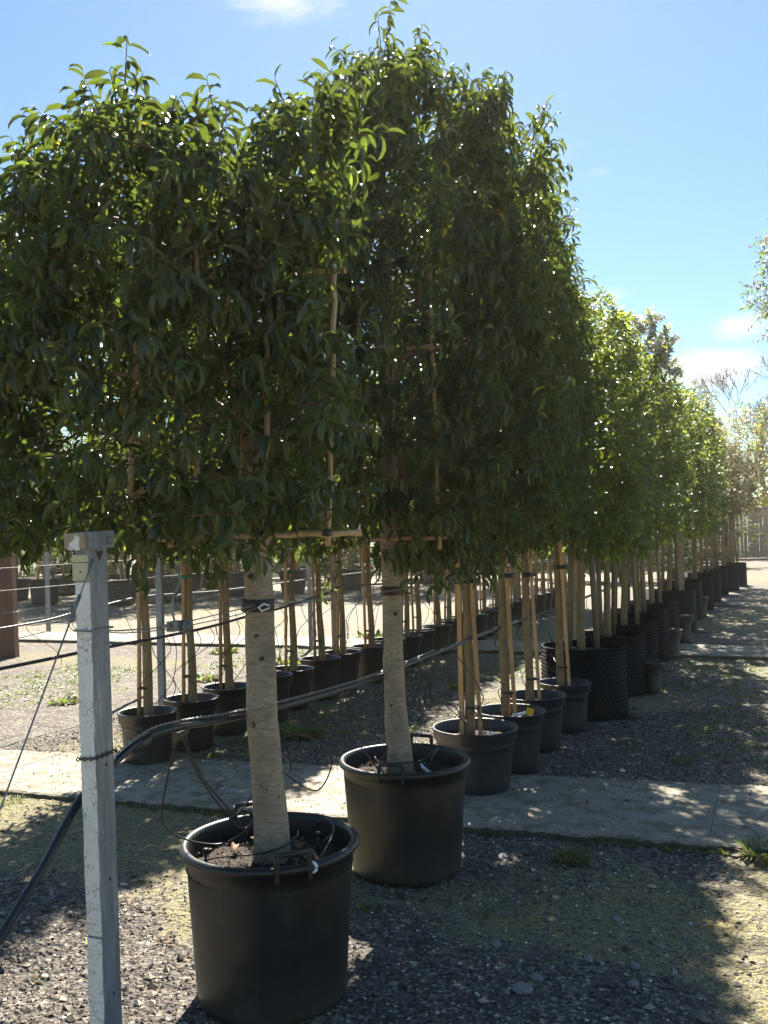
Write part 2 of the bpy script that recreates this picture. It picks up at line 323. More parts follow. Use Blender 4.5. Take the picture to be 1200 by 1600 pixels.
class MB:
    def __init__(s): s.v = []; s.f = []; s.sm = []
    def add(s, v, f, sm=True):
        k = len(s.v); s.v += [tuple(map(float, p)) for p in v]; s.f += [tuple(i + k for i in q) for q in f]; s.sm += [sm] * len(f); return s
    def box(s, c, d, rz=0, rx=0, ry=0, bev=0):
        E = Euler((rx, ry, rz)).to_matrix(); c = Vector(c); hx, hy, hz = d[0] / 2, d[1] / 2, d[2] / 2
        v = [c + E @ Vector((x * hx, y * hy, z * hz)) for z in (-1, 1) for y in (-1, 1) for x in (-1, 1)]
        return s.add(v, [(0, 2, 3, 1), (4, 5, 7, 6), (0, 1, 5, 4), (2, 6, 7, 3), (0, 4, 6, 2), (1, 3, 7, 5)], False)
    def tube(s, pts, r, n=8, cap=True, wob=0, seed=0):
        pts = [Vector(p) for p in pts]; rs = r if hasattr(r, '__len__') else [r] * len(pts)
        rg = random.Random(seed); V = []; F = []
        up = Vector((0, 0, 1)); prev = None
        for i, p in enumerate(pts):
            d = (pts[min(i + 1, len(pts) - 1)] - pts[max(i - 1, 0)]).normalized()
            if prev is None:
                a = d.cross(up if abs(d.z) < .9 else Vector((1, 0, 0))).normalized()
            else: a = (prev - d * prev.dot(d)).normalized()
            prev = a; b = d.cross(a)
            for k in range(n):
                t = 2 * math.pi * k / n; q = rs[i] * (1 + wob * (rg.random() - .5))
                V.append(p + (a * math.cos(t) + b * math.sin(t)) * q)
        for i in range(len(pts) - 1):
            for k in range(n): k2 = (k + 1) % n; F.append((i * n + k, i * n + k2, (i + 1) * n + k2, (i + 1) * n + k))
        if cap: F.append(tuple(range(n))[::-1]); F.append(tuple((len(pts) - 1) * n + k for k in range(n)))
        s.add(V, F); return s
    def lathe(s, prof, n=48, c=(0, 0, 0), wob=None):
        V = []; F = []
        for r, z in prof:
            for k in range(n):
                t = 2 * math.pi * k / n; V.append((c[0] + r * math.cos(t), c[1] + r * math.sin(t), c[2] + z))
        for i in range(len(prof) - 1):
            for k in range(n): k2 = (k + 1) % n; F.append((i * n + k, i * n + k2, (i + 1) * n + k2, (i + 1) * n + k))
        s.add(V, F); return s
    def build(s, name, m, parent=None, smooth=None):
        me = bpy.data.meshes.new(name); me.from_pydata(s.v, [], s.f); me.materials.append(m)
        me.polygons.foreach_set('use_smooth', s.sm if smooth is None else [smooth] * len(s.f)); me.update()
        return link(bpy.data.objects.new(name, me), parent)
def tag(o, label=None, cat=None, group=None, kind=None):
    for k, v in (('label', label), ('category', cat), ('group', group), ('kind', kind)):
        if v: o[k] = v
    return o
def thing(name, loc, label, cat, group=None, rz=0):
    o = bpy.data.objects.new(name, None); o.empty_display_size = .1; COL.objects.link(o); o.location = loc; o.rotation_euler = (0, 0, rz)
    return tag(o, label, cat, group)
KIDS = {}
def copy_tree(o, loc, rz, label, group=None, scale=1.0, skip=()):
    r = o.copy(); COL.objects.link(r); r.location = loc; r.rotation_euler = (0, 0, rz); r.scale = (scale,) * 3 if not hasattr(scale, '__len__') else scale
    r['label'] = label
    if group: r['group'] = group
    if o.name not in KIDS: KIDS[o.name] = [(ch, list(ch.children)) for ch in o.children]
    h_ = random.Random(int(loc[0] * 977 + loc[1] * 331)); r.rotation_euler = (h_.uniform(-.018, .018), h_.uniform(-.018, .018), rz)
    for ch, sub in KIDS[o.name]:
        if ch.name.split('.')[0] in skip: continue
        c = ch.copy(); COL.objects.link(c); c.parent = r
        if ch.name.startswith('stake'): c.rotation_euler = (ch.rotation_euler[0] + h_.uniform(-.04, .04), ch.rotation_euler[1] + h_.uniform(-.035, .035), ch.rotation_euler[2] + h_.uniform(-.4, .4)); c.scale = (1, 1, h_.uniform(.93, 1.1))
        for g in sub:
            if g.name.split('.')[0] in skip: continue
            d = g.copy(); COL.objects.link(d); d.parent = c
    return r
def smoothpts(pts, k=6):
    P = [Vector(p) for p in pts]; P = [P[0]] + P + [P[-1]]; o = []
    for i in range(1, len(P) - 2):
        for j in range(k):
            t = j / k; a, b, c, d = P[i - 1], P[i], P[i + 1], P[i + 2]
            o.append(.5 * ((2 * b) + (c - a) * t + (2 * a - 5 * b + 4 * c - d) * t * t + (3 * b - a - 3 * c + d) * t ** 3))
    o.append(P[-2]); return o

# ------------------------------------------------------------------ noise / ground height
def vnoise(x, y, s, seed):
    x = np.asarray(x) * s + 1000; y = np.asarray(y) * s + 1000
    xi = np.floor(x).astype(np.int64); yi = np.floor(y).astype(np.int64); fx = x - xi; fy = y - yi
    fx = fx * fx * (3 - 2 * fx); fy = fy * fy * (3 - 2 * fy)
    def h(a, b):
        n = (a * 374761393 + b * 668265263 + seed * 1442695041) & 0x7fffffff
        n = ((n ^ (n >> 13)) * 1274126177) & 0x7fffffff
        return ((n ^ (n >> 16)) & 0xffff) / 65535.0
    return (h(xi, yi) * (1 - fx) + h(xi + 1, yi) * fx) * (1 - fy) + (h(xi, yi + 1) * (1 - fx) + h(xi + 1, yi + 1) * fx) * fy
def fbm(x, y, s, seed, o=4):
    a = 0; w = .5
    for i in range(o): a = a + w * vnoise(x, y, s * 2 ** i, seed + i); w *= .5
    return a / (1 - .5 ** o)
def gz(x, y):
    f = np.clip(1.2 - (np.abs(np.asarray(y) - 4) / 12), 0, 1)
    return f * ((fbm(x, y, 1.1, 3) - .5) * .035 + (fbm(x, y, 9, 8, 3) - .5) * .016)
def moss(x, y):
    x = np.asarray(x, float); y = np.asarray(y, float)
    m = fbm(x, y, .9, 21, 5)
    def blob(cx, cy, rx, ry): return np.clip(1.15 - ((x - cx) / rx) ** 2 - ((y - cy) / ry) ** 2, 0, 1)
    m = m + .30 * blob(-.85, 4.05, .75, .75) + .42 * blob(.25, 3.9, .55, 2.2) + .25 * blob(-3.4, 3.9, 1.6, .65) + .30 * blob(-2.2, 3.6, .35, .5)
    m = m - .28 * blob(-.8, 3.1, .9, .55) - .25 * blob(-2.6, 2.9, 1.0, .5) + .10 * blob(-4.6, 8.5, .8, 5) - .16 * np.clip((-x - 5.0) / .8, 0, 1) - .16 * blob(-.7, 8.5, 1.0, 2.4) + .25 * blob(.4, 9, .8, 3)
    return m
def axis(lo, hi, step, far):
    c = np.arange(lo, hi, step); o = []; d = step
    p = hi
    while p < far: o.append(p); d *= 1.35; p += d
    o.append(far); q = []; d = step; p = lo - step
    while p > -far: q.append(p); d *= 1.35; p -= d
    q.append(-far)
    return np.array(q[::-1] + list(c) + o)
xs = axis(-6.5, 1.3, .032, 240); ys = axis(1.4, 9.5, .032, 240)
X, Y = np.meshgrid(xs, ys); Z = gz(X, Y)
V = np.stack([X, Y, Z], -1).reshape(-1, 3); nx = len(xs); ny = len(ys)
i, j = np.meshgrid(np.arange(nx - 1), np.arange(ny - 1)); a = (j * nx + i).ravel()
L = np.stack([a, a + 1, a + 1 + nx, a + nx], -1).ravel()
ground = mesh_np('ground', V, L, np.full(len(a), 4), M['ground'])
tag(ground, kind='structure')
at = ground.data.attributes.new('moss', 'FLOAT', 'POINT'); at.data.foreach_set('value', moss(X, Y).ravel().astype(np.float32))
bz = np.clip((Y - 11.8 - .15 * X * 0) / .8, 0, 1) * np.clip((-X - 3.2) / 1.2, 0, 1) * np.clip(.55 + fbm(X, Y, .35, 71), 0, 1)
bz = np.maximum(bz, np.clip((Y - 24) / 4, 0, 1) * .5); bz = np.maximum(bz, np.clip((-X - 5.2) / .6, 0, 1) * .28)
at = ground.data.attributes.new('beige', 'FLOAT', 'POINT'); at.data.foreach_set('value', bz.ravel().astype(np.float32))

# loose stones of the gravel, real geometry (too many to count)
def rocks(name, P, S, m, seed, flat=.6, kind='stuff'):
    rg = np.random.default_rng(seed); n = len(P)
    T = np.array([(1, 0, 0), (-1, 0, 0), (0, 1, 0), (0, -1, 0), (0, 0, 1), (0, 0, -1)], float)
    F = np.array([(0, 2, 4), (2, 1, 4), (1, 3, 4), (3, 0, 4), (2, 0, 5), (1, 2, 5), (3, 1, 5), (0, 3, 5)])
    V = T[None] * rg.uniform(.55, 1.25, (n, 6, 1)) + rg.uniform(-.25, .25, (n, 6, 3))
    V[..., 2] *= flat
    a = rg.uniform(0, 6.283, n); ca, sa = np.cos(a)[:, None], np.sin(a)[:, None]
    x = V[..., 0] * ca - V[..., 1] * sa; y = V[..., 0] * sa + V[..., 1] * ca
    V = np.stack([x * 1.2, y, V[..., 2]], -1) * S[:, None, None] + P[:, None]
    L = (F[None] + (np.arange(n) * 6)[:, None, None]).ravel()
    o = mesh_np(name, V.reshape(-1, 3), L, np.full(n * 8, 3), m, smooth=False)
    if kind: o['kind'] = kind
    return o
def strip1(x): return 4.55 + .098 * (x + 4.37), 5.41 + .137 * (x + 5.51)
rg = np.random.default_rng(5)
n = 120000
px = rg.uniform(-5.6, .7, n); py = 1.9 + 6.8 * rg.random(n) ** 1.35
mo = moss(px, py); f1, b1 = strip1(px)
keep = (rg.random(n) < np.clip((1.02 - mo * 1.45) * 1.9, .16, 1)) & ~((py > f1 - .01) & (py < b1 + .01)) & ((px + .22 * py) > -4.9)
px, py = px[keep], py[keep]; S = .0038 + .0075 * rg.random(len(px)) ** 2.2 + .013 * (rg.random(len(px)) > .985)
rocks('gravel', np.stack([px, py, gz(px, py) + S * .25], -1), S, M['pebble'], 6)
n = 2600
px = rg.uniform(-2.6, .7, n); py = 2.6 + 9 * rg.random(n) ** .9; f1, b1 = strip1(px)
keep = ~((py > f1 - .01) & (py < b1 + .01)); px, py = px[keep], py[keep]; S = .003 + .004 * rg.random(len(px)) ** 2
rocks('grit', np.stack([px, py, gz(px, py) + S * .5], -1), S, M['grit'], 16, flat=.8)
# bigger stones
def stone(x, y, s, seed, name='stone'):
    rgs = random.Random(seed); me_v = []; 
    mb = MB(); V = []; nu, nv = 9, 6
    for a in range(nv):
        ph = math.pi * (a + .5) / nv
        for k in range(nu):
            th = 2 * math.pi * k / nu; q = s * (1 + .28 * (rgs.random() - .5))
            V.append((q * 1.25 * math.sin(ph) * math.cos(th), q * math.sin(ph) * math.sin(th), q * .6 * math.cos(ph)))
    F = [tuple(range(nu)), tuple((nv - 1) * nu + k for k in range(nu))[::-1]]
    for a in range(nv - 1):
        for k in range(nu): k2 = (k + 1) % nu; F.append((a * nu + k, (a + 1) * nu + k, (a + 1) * nu + k2, a * nu + k2))
    mb.add(V, F, False); o = mb.build(name, M['stone']); o.location = (x, y, float(gz(x, y)) + s * .35); o.rotation_euler = (0, 0, rgs.random() * 6)
    return o
for k, (x, y, s, lab) in enumerate([(-.871, 3.234, .030, 'largest pale grey stone lying on the shaded gravel before the pots'),
        (-.843, 3.334, .020, 'rounded grey stone just behind the largest pale stone'), (-.531, 3.566, .018, 'small grey stone in the middle of the shaded gravel'),
        (-.515, 3.416, .017, 'beige stone in the shaded gravel near the lit edge'), (-.654, 3.956, .017, 'grey stone alone on the mossy patch before the path'),
        (-1.061, 3.552, .020, 'grey stone near the second large pot, on gravel'), (-.698, 3.548, .018, 'dark stone in gravel between two paler stones'),
        (-1.425, 6.347, .022, 'grey stone beside the fourth pot, past the concrete path'), (-1.30, 4.50, .028, 'flat dark stone close to the concrete path edge'),
        (-1.31, 4.38, .016, 'pale stone behind the second large pot'), (-2.62, 4.02, .02, 'whitish stone on dark moss behind the metal post')]):
    tag(stone(x, y, s, k), lab, 'stone', 'larger stones lying on the gravel')

# concrete paths of cast slabs
def slab(x0, x1, fy, by, top, seed, parent, amp=.011):
    n = 110 if x1 - x0 < 8 and top < .04 else 26; V = []; rgl = random.Random(seed)
    for i in range(n + 1):
        x = x0 + (x1 - x0) * i / n; e = amp * (rgl.random() - .5) * 2
        f = fy(x) + e; b = by(x) + amp * (rgl.random() - .5) * 2
        V += [(x, f, -.06), (x, f - .002 + .006 * rgl.random(), top - .014 + .010 * rgl.random()), (x, f + .012 + .012 * rgl.random() ** 3, top), (x, b - .012, top), (x, b, top - .008), (x, b, -.06)]
    F = []
    for i in range(n):
        for k in range(5): q = i * 6 + k; F.append((q, q + 6, q + 7, q + 1))
    F += [tuple(range(6)), tuple(n * 6 + k for k in range(6))[::-1]]
    mb = MB(); mb.add(V, F, False); return mb.build('slab', M['concrete'], parent)
cp = thing('concrete_path', (0, 0, 0), None, None); cp['kind'] = 'structure'
edges = [-16, -13, -10, -7.4, -4.9, -2.45, -.02, -.0, 2.4, 4.9, 7.5]
edges = [-16, -10.5, -4.95, -.36, 3, 6.5]
for k in range(len(edges) - 1):
    slab(edges[k] + .0015, edges[k + 1] - .0015, lambda x: strip1(x)[0], lambda x: strip1(x)[1], .036 + .002 * (k % 2), k, cp)
cp2 = thing('concrete_path', (0, 0, 0), None, None); cp2['kind'] = 'structure'
for k in range(12):
    x0 = -24 + 3 * k
    slab(x0 + .005, x0 + 2.995, lambda x: 11.95 + .06 * (x + 1.5), lambda x: 13.0 + .06 * (x + 1.5), .045 + .003 * (k % 2), 40 + k, cp2)

# ------------------------------------------------------------------ foliage
def tmpl(curve, fold, w, hi=True, twist=0):
    us = [0, .28, .55, .8, 1] if hi else [0, .38, .75, 1]
    ws = [0, .85, 1, .62, 0] if hi else [0, 1, .75, 0]
    pts = []; ang = 0; x = z = 0; pu = 0
    for u in us:
        d = u - pu; ang = -curve * (u + pu) / 2; x += d * math.cos(ang); z += d * math.sin(ang); pts.append((x, z, -curve * u)); pu = u
    V = []; idx = []
    for (x, z, a), q in zip(pts, ws):
        if q == 0: idx.append([len(V)]); V.append((x, 0, z)); continue
        h = q * w; up = (-math.sin(a) * fold * h, math.cos(a) * fold * h)
        r = [(x + up[0], h, z + up[1]), (x, 0, z), (x + up[0], -h, z + up[1])]
        if not hi: r = [r[0], r[2]]
        idx.append(list(range(len(V), len(V) + len(r)))); V += r
    F = []
    for a, b in zip(idx[:-1], idx[1:]):
        if len(a) == 1: F += [(a[0], b[k + 1], b[k]) for k in range(len(b) - 1)]
        elif len(b) == 1: F += [(a[k], a[k + 1], b[0]) for k in range(len(a) - 1)]
        else: F += [(a[k], a[k + 1], b[k + 1], b[k]) for k in range(len(a) - 1)]
    return np.array(V), F
HI = [tmpl(c, f, w) for c, f, w in [(1.2, .9, .125), (1.7, 1.0, .12), (.9, .7, .135), (2.1, 1.0, .115), (1.5, .6, .14), (.7, .8, .12)]]
LO = [tmpl(c, 0, w, False) for c, w in [(.9, .16), (1.3, .15), (.5, .17)]]
def unit(a): return a / np.maximum(np.linalg.norm(a, axis=-1, keepdims=True), 1e-9)
def leaf_frames(rg, D, roll):
    up = np.array([0, 0, 1.]); Sd = unit(np.cross(up, D) + 1e-4 * rg.normal(size=D.shape)); U = np.cross(D, Sd)
    a = rg.normal(0, roll, (len(D), 1)); S2 = Sd * np.cos(a) + U * np.sin(a); return S2, np.cross(D, S2)
def leaf_mesh(name, P, D, S, rg, T, m, parent, roll=.45, var=None, frames=None, mats=None, mi=None, smooth=True):
    Sd, U = frames if frames is not None else leaf_frames(rg, D, roll)
    var = rg.integers(0, len(T), len(P)) if var is None else var
    VV = []; LL = []; SS = []; MI = []; base = 0
    for k, (tv, tf) in enumerate(T):
        q = np.nonzero(var == k)[0]
        if not len(q): continue
        v = P[q, None] + S[q, None, None] * (tv[None, :, 0:1] * D[q, None] + tv[None, :, 1:2] * Sd[q, None] + tv[None, :, 2:3] * U[q, None])
        fl = np.array([i for f in tf for i in f]); sz = np.array([len(f) for f in tf])
        LL.append((fl[None] + base + (np.arange(len(q)) * len(tv))[:, None]).ravel()); SS.append(np.tile(sz, len(q)))
        if mi is not None: MI.append(np.repeat(mi[q], len(tf)))
        VV.append(v.reshape(-1, 3)); base += len(q) * len(tv)
    o = mesh_np(name, np.concatenate(VV), np.concatenate(LL), np.concatenate(SS), m, parent, smooth,
                np.concatenate(MI) if mi is not None else None, mats)
    o['kind'] = 'stuff'; return o
def crown(rg, nsh, c, half, yaw, size, nl=(7, 12), L=(.12, .30), shape=4., upb=.45, inner=.45, droop=.35, top=None, wob=.13, clump=.0, lump=2.3, fwd=1.0, thin=0.):
    """shoots spread through a clipped block; returns shoot bases, directions, lengths and leaf arrays"""
    P = np.empty((0, 3)); G = np.empty(0)
    ph = rg.uniform(0, 6.28, 9)
    while len(P) < nsh:
        q = rg.uniform(-1.12, 1.12, (nsh * 3, 3))
        g = (np.abs(q) ** shape).sum(1) ** (1 / shape)
        n3 = (np.sin(q[:, 0] * lump * 1.7 + ph[0]) * np.sin(q[:, 1] * lump * 1.5 + ph[1]) * np.sin(q[:, 2] * lump * 2.1 + ph[2]) +
              .6 * np.sin(q[:, 0] * lump * 3.9 + ph[3] + q[:, 2] * 2) * np.sin(q[:, 2] * lump * 4.3 + ph[4] + q[:, 1] * 2))
        g = g / (1 + wob * n3)
        k = (g < 1) & (g > inner) & (rg.random(len(g)) < .25 + .75 * ((g - inner) / (1 - inner)) ** 1.1)
        if clump:
            cn_ = np.sin(q[:, 0] * 7.3 + ph[5] + 1.7 * np.sin(q[:, 2] * 5.1)) * np.sin(q[:, 1] * 6.1 + ph[6]) * np.sin(q[:, 2] * 8.3 + ph[7] + 1.5 * np.sin(q[:, 0] * 4.2)) + .5 * np.sin(q[:, 0] * 15 + ph[8] + q[:, 2] * 6) * np.sin(q[:, 2] * 17 + ph[2] + q[:, 0] * 5)
            k &= rg.random(len(g)) < np.clip(.50 + clump * cn_, .03, 1)
        if thin: k &= rg.random(len(g)) > thin * np.clip(-q[:, 2] + .25, 0, 1) * 1.3
        P = np.concatenate([P, q[k]]); G = np.concatenate([G, g[k]])
    P = P[:nsh]; G = G[:nsh]
    nrm = unit(np.sign(P) * np.abs(P) ** (shape - 1) / np.array(half))
    loc = P * np.array(half)
    if top is not None: loc[:, 2] += top(P) 
    D = unit(nrm * .8 + np.array([0, 0, upb]) * (.4 + .9 * (P[:, 2:3] > .55)) + rg.normal(0, .42, (nsh, 3)))
    D[P[:, 2] < -.6, 2] *= .4; D = unit(D)
    cy, sy = math.cos(yaw), math.sin(yaw); Rm = np.array([[cy, sy, 0], [-sy, cy, 0], [0, 0, 1]])
    loc = loc @ Rm + np.array(c); D = D @ Rm
    Ln = rg.uniform(L[0], L[1], nsh) * (1 + .05 * (P[:, 2] > .8) + .15 * (P[:, 2] > .85) * (rg.random(nsh) > .8))
    cnt = rg.integers(nl[0], nl[1] + 1, nsh)
    idx = np.repeat(np.arange(nsh), cnt); off = np.concatenate([np.arange(k) / max(k - 1, 1) for k in cnt]); num = np.concatenate([np.arange(k) for k in cnt])
    u = .12 + .88 * off
    bend = np.array([0, 0, -.18])
    pos = loc[idx] + D[idx] * (Ln[idx] * u)[:, None] + bend * (Ln[idx] * u ** 2)[:, None] * .5
    Sd, U = leaf_frames(rg, D, .8)
    az = num * 2.4 + rg.uniform(0, 6.28, nsh)[idx] + rg.normal(0, .25, len(idx))
    rad = Sd[idx] * np.cos(az)[:, None] + U[idx] * np.sin(az)[:, None]
    LD = unit(rad * (1.0 - .35 * u)[:, None] + D[idx] * (.35 + .5 * u)[:, None] * fwd + np.array([0, 0, -droop]) + rg.normal(0, .16, (len(idx), 3)))
    LS = size * (.62 + .6 * rg.beta(2.2, 1.6, len(idx))) * (1 - .35 * (u > .93))
    return dict(b=loc, d=D, l=Ln, p=pos, ld=LD, ls=LS, idx=idx, u=u, g=G, q=P)
def twigs(cr, parent, rg, m, r=.0022, sub=None):
    b, d, l = cr['b'], cr['d'], cr['l']
    b0 = b - d * l[:, None] * .25; mid = b + d * (l * .5)[:, None] + np.array([0, 0, -.03]) * l[:, None]; e = b + d * l[:, None] + np.array([0, 0, -.09]) * l[:, None]
    Sd, U = leaf_frames(rg, d, 0); n = len(b); V = []
    for p, q in ((b0, 1.3), (mid, 1), (e, .55)):
        for k in range(3):
            a = k * 2.094; V.append(p + (Sd * math.cos(a) + U * math.sin(a)) * r * q)
    V = np.stack(V, 1); F = []
    for i in range(2):
        for k in range(3): k2 = (k + 1) % 3; F.append((i * 3 + k, i * 3 + k2, i * 3 + 3 + k2, i * 3 + 3 + k))
    F = np.array(F); L = (F[None] + (np.arange(n) * 9)[:, None, None]).ravel()
    o = mesh_np('twigs', V.reshape(-1, 3), L, np.full(n * 6, 4), m, parent); o['kind'] = 'stuff'; return o

# template meshes of single leaves that can be picked out
LEAF_ME = []
for tv, tf in HI:
    me = bpy.data.meshes.new('leaf'); me.from_pydata([tuple(v) for v in tv], [], tf); me.materials.append(M['leaf_dark'])
    me.polygons.foreach_set('use_smooth', [True] * len(tf)); me.update(); LEAF_ME.append(me)
def big_leaves(cr, root, base, rg, count=290):
    P, D, S = cr['p'], cr['ld'], cr['ls']; Sd, U = leaf_frames(rg, D, .45); var = rg.integers(0, len(HI), len(P))
    dist = np.linalg.norm(P + base - EYE, axis=1) / S
    pick = np.argsort(dist)[:count]; msk = np.ones(len(P), bool); msk[pick] = False
    for i in pick:
        o = bpy.data.objects.new('leaf', LEAF_ME[var[i]])
        mt = Matrix(((D[i][0], Sd[i][0], U[i][0], P[i][0]), (D[i][1], Sd[i][1], U[i][1], P[i][1]), (D[i][2], Sd[i][2], U[i][2], P[i][2]), (0, 0, 0, 1))) @ Matrix.Scale(float(S[i]), 4)
        COL.objects.link(o); o.parent = root; o.matrix_local = mt
    rr_ = rg.random(len(P)); mi = (rr_ < .05).astype(int) + (rr_ < .004)
    leaf_mesh('foliage', P[msk], D[msk], S[msk], rg, HI, M['leaf_dark'], root, var=var[msk], frames=(Sd[msk], U[msk]), mats=[M['leaf_dark'], M['leaf_mid'], M['leaf_yellow']], mi=mi[msk])
def limb(root, a, b, r0, r1, seed, m='branch', n=6, sag=.05):
    rgl = random.Random(seed); a, b = Vector(a), Vector(b); k = 7; L = (b - a).length; pts = []
    for i in range(k + 1):
        t = i / k; p = a.lerp(b, t) + Vector((0, 0, math.sin(t * 3.14) * sag * L)) + Vector([(rgl.random() - .5) * .045 * L for _ in range(3)]) * (1 if 0 < i < k else 0)
        pts.append(p)
    return MB().tube(pts, [r0 + (r1 - r0) * i / k for i in range(k + 1)], n, wob=.12, seed=seed).build('branch', M[m], root)
def tie(root, c, r, h=.018, m='rubber', name='tie', n=14, squash=1.0):
    o = MB(); o.lathe([(r, -h / 2), (r + .003, -h / 2), (r + .003, h / 2), (r, h / 2), (r, -h / 2)], n, (0, 0, 0)); ob = o.build(name, M[m], root); ob.location = c; ob.scale = (1, squash, 1); return ob

# ------------------------------------------------------------------ pots
def pot_smooth(root, rt=.322, rb=.262, h=.55, m='pot', n=72, depth=.085):
    prof = [(0.0, .004), (rb - .03, .004), (rb, .012), (rb + .004, .03)]
    for k in range(1, 9): t = k / 8; prof.append((rb + .004 + (rt - .026 - rb) * t, .03 + (h - .062) * t))
    r1 = rt - .022
    for a in range(-90, 181, 30): prof.append((r1 + .006 + .016 * math.cos(R(a)), h - .016 + .016 * math.sin(R(a))))
    prof += [(r1 - .012, h - .03), (r1 - .02, h - depth - .05)]
    o = MB().lathe(prof, n).build('pot', M[m], root)
    for v in o.data.vertices:
        a = math.atan2(v.co.y, v.co.x); q = 1 + .006 * math.sin(2 * a + h * 40) + .003 * math.sin(5 * a + v.co.z * 9) + .0015 * math.sin(11 * a + v.co.z * 30)
        v.co.x *= q; v.co.y *= q
    return o
def pot_collar(root, rt=.23, rb=.175, h=.41, m='pot_blue', n=40, ribs=True):
    prof = [(0.0, .004), (rb - .02, .004), (rb, .014)]
    for k in range(1, 5): t = k / 4; prof.append((rb + (rt - .022 - rb) * t, .014 + (h - .09) * t))
    prof += [(rt - .006, h - .070), (rt - .002, h - .066), (rt, h - .012), (rt + .007, h - .008), (rt + .007, h - .001), (rt + .002, h), (rt - .006, h), (rt - .012, h - .006), (rt - .018, h - .10)]
    return MB().lathe(prof, n).build('pot', M[m], root)
def compost(root, r, z, seed, n=20):
    rgl = np.random.default_rng(seed); V = [(0, 0, z + .012)]; F = []; rr = [r * .25, r * .5, r * .75, r]
    for a in rr:
        for k in range(n): t = 2 * math.pi * k / n; V.append((a * math.cos(t), a * math.sin(t), z + .02 * (rgl.random() - .5) * (a < r) - .012 * (a / r)))
    for k in range(n): F.append((0, 1 + k, 1 + (k + 1) % n))
    for i in range(3):
        for k in range(n): k2 = (k + 1) % n; F.append((1 + i * n + k, 1 + (i + 1) * n + k, 1 + (i + 1) * n + k2, 1 + i * n + k2))
    return MB().add(V, F).build('compost', M['soil'], root)
def handle(root, x, y, rz, z):
    mb = MB(); w = .056
    for s in (-1, 1): mb.box((s * w, 0, .0), (.013, .02, .085))
    mb.tube([(-w, 0, .045), (w, 0, .045)], .0095, 8)
    o = mb.build('handle', M['rubber'], root); o.location = (x, y, z); o.rotation_euler = (0, 0, rz); return o
def crumbs(root, r, z, seed, n=900, m='pebble'):
    rgl = np.random.default_rng(seed); a = rgl.uniform(0, 6.283, n); q = r * np.sqrt(rgl.random(n))
    P = np.stack([q * np.cos(a), q * np.sin(a), np.full(n, z + .004)], -1); S = .002 + .004 * rgl.random(n) ** 2
    o = rocks('soil_crumbs', P, S, M['crumb'], seed); o.parent = root; return o
M['crumb'] = pebble_mat('crumb', [(0, (.012, .009, .006)), (.5, (.05, .032, .02)), (.85, (.12, .08, .045)), (1, (.22, .17, .11))])
def dry_leaf(x, y, z, s, seed, label, yellow=False, cat='leaf'):
    rgl = random.Random(seed); tv, tf = tmpl(rgl.uniform(-1.2, 1.5), rgl.uniform(.3, .8), .24)
    o = MB().add(tv * s, tf).build('fallen_leaf', M['leaf_yellow' if yellow else 'dry_leaf']); o.location = (x, y, z); o.rotation_euler = (rgl.uniform(-.4, .4), rgl.uniform(-.5, .1), rgl.uniform(0, 6.28))
    return tag(o, label, cat, 'fallen leaves')
def plant_label(pts, label, m='white_plastic', w=.011):
    P = smoothpts(pts, 5); mb = MB(); V = []; F = []
    for i, p in enumerate(P): V += [p + Vector((0, 0, w)), p - Vector((0, 0, w)) + Vector((.003, -.002, 0))]
    V2 = [v + Vector((.0012, .0012, 0)) for v in V]; n = len(P)
    for i in range(n - 1):
        a = 2 * i; F.append((a, a + 1, a + 3, a + 2)); b = 2 * n + a; F.append((b, b + 2, b + 3, b + 1)); F.append((a, a + 2, b + 2, b)); F.append((a + 1, b + 1, b + 3, a + 3))
    F += [(0, 2 * n, 2 * n + 1, 1), (2 * n - 2, 2 * n - 1, 4 * n - 1, 4 * n - 2)]
    o = mb.add(V + V2, F).build('plant_label', M[m]); return tag(o, label, 'plant label')

# ------------------------------------------------------------------ the two big trees
CY = R(22.9)
def trunk_tube(root, pts, radii, seed, m='bark_pale', n=20, knots=()):
    P = smoothpts(pts, 7); k = len(P) - 1; rr = []
    for i in range(len(P)):
        t = i / k * (len(radii) - 1); a = int(min(t, len(radii) - 2)); rr.append(radii[a] + (radii[a + 1] - radii[a]) * (t - a))
    o = MB().tube(P, rr, n, wob=.05, seed=seed).build('trunk', M[m], root)
    for v in o.data.vertices:
        z = v.co.z; a = math.atan2(v.co.y, v.co.x)
        v.co.x += .0035 * math.sin(z * 9 + seed) + .002 * math.sin(z * 23 + 2 * a); v.co.y += .0035 * math.sin(z * 7.3 + 2 * seed) + .002 * math.sin(z * 19 + 3 * a)
    for (c, s) in knots:
        q = MB().lathe([(0, .006), (s * .45, .004), (s * .6, .0), (s * .85, .007), (s, .004), (s * 1.25, -.006)], 12).build('knot', M['knot'], o)
        q.location = c[:3]; q.rotation_euler = (math.pi / 2, 0, c[3])
    return o
M['knot'] = plain('knot', (.10, .065, .04), .8, var=.4, scale=60, bumpy=.4)

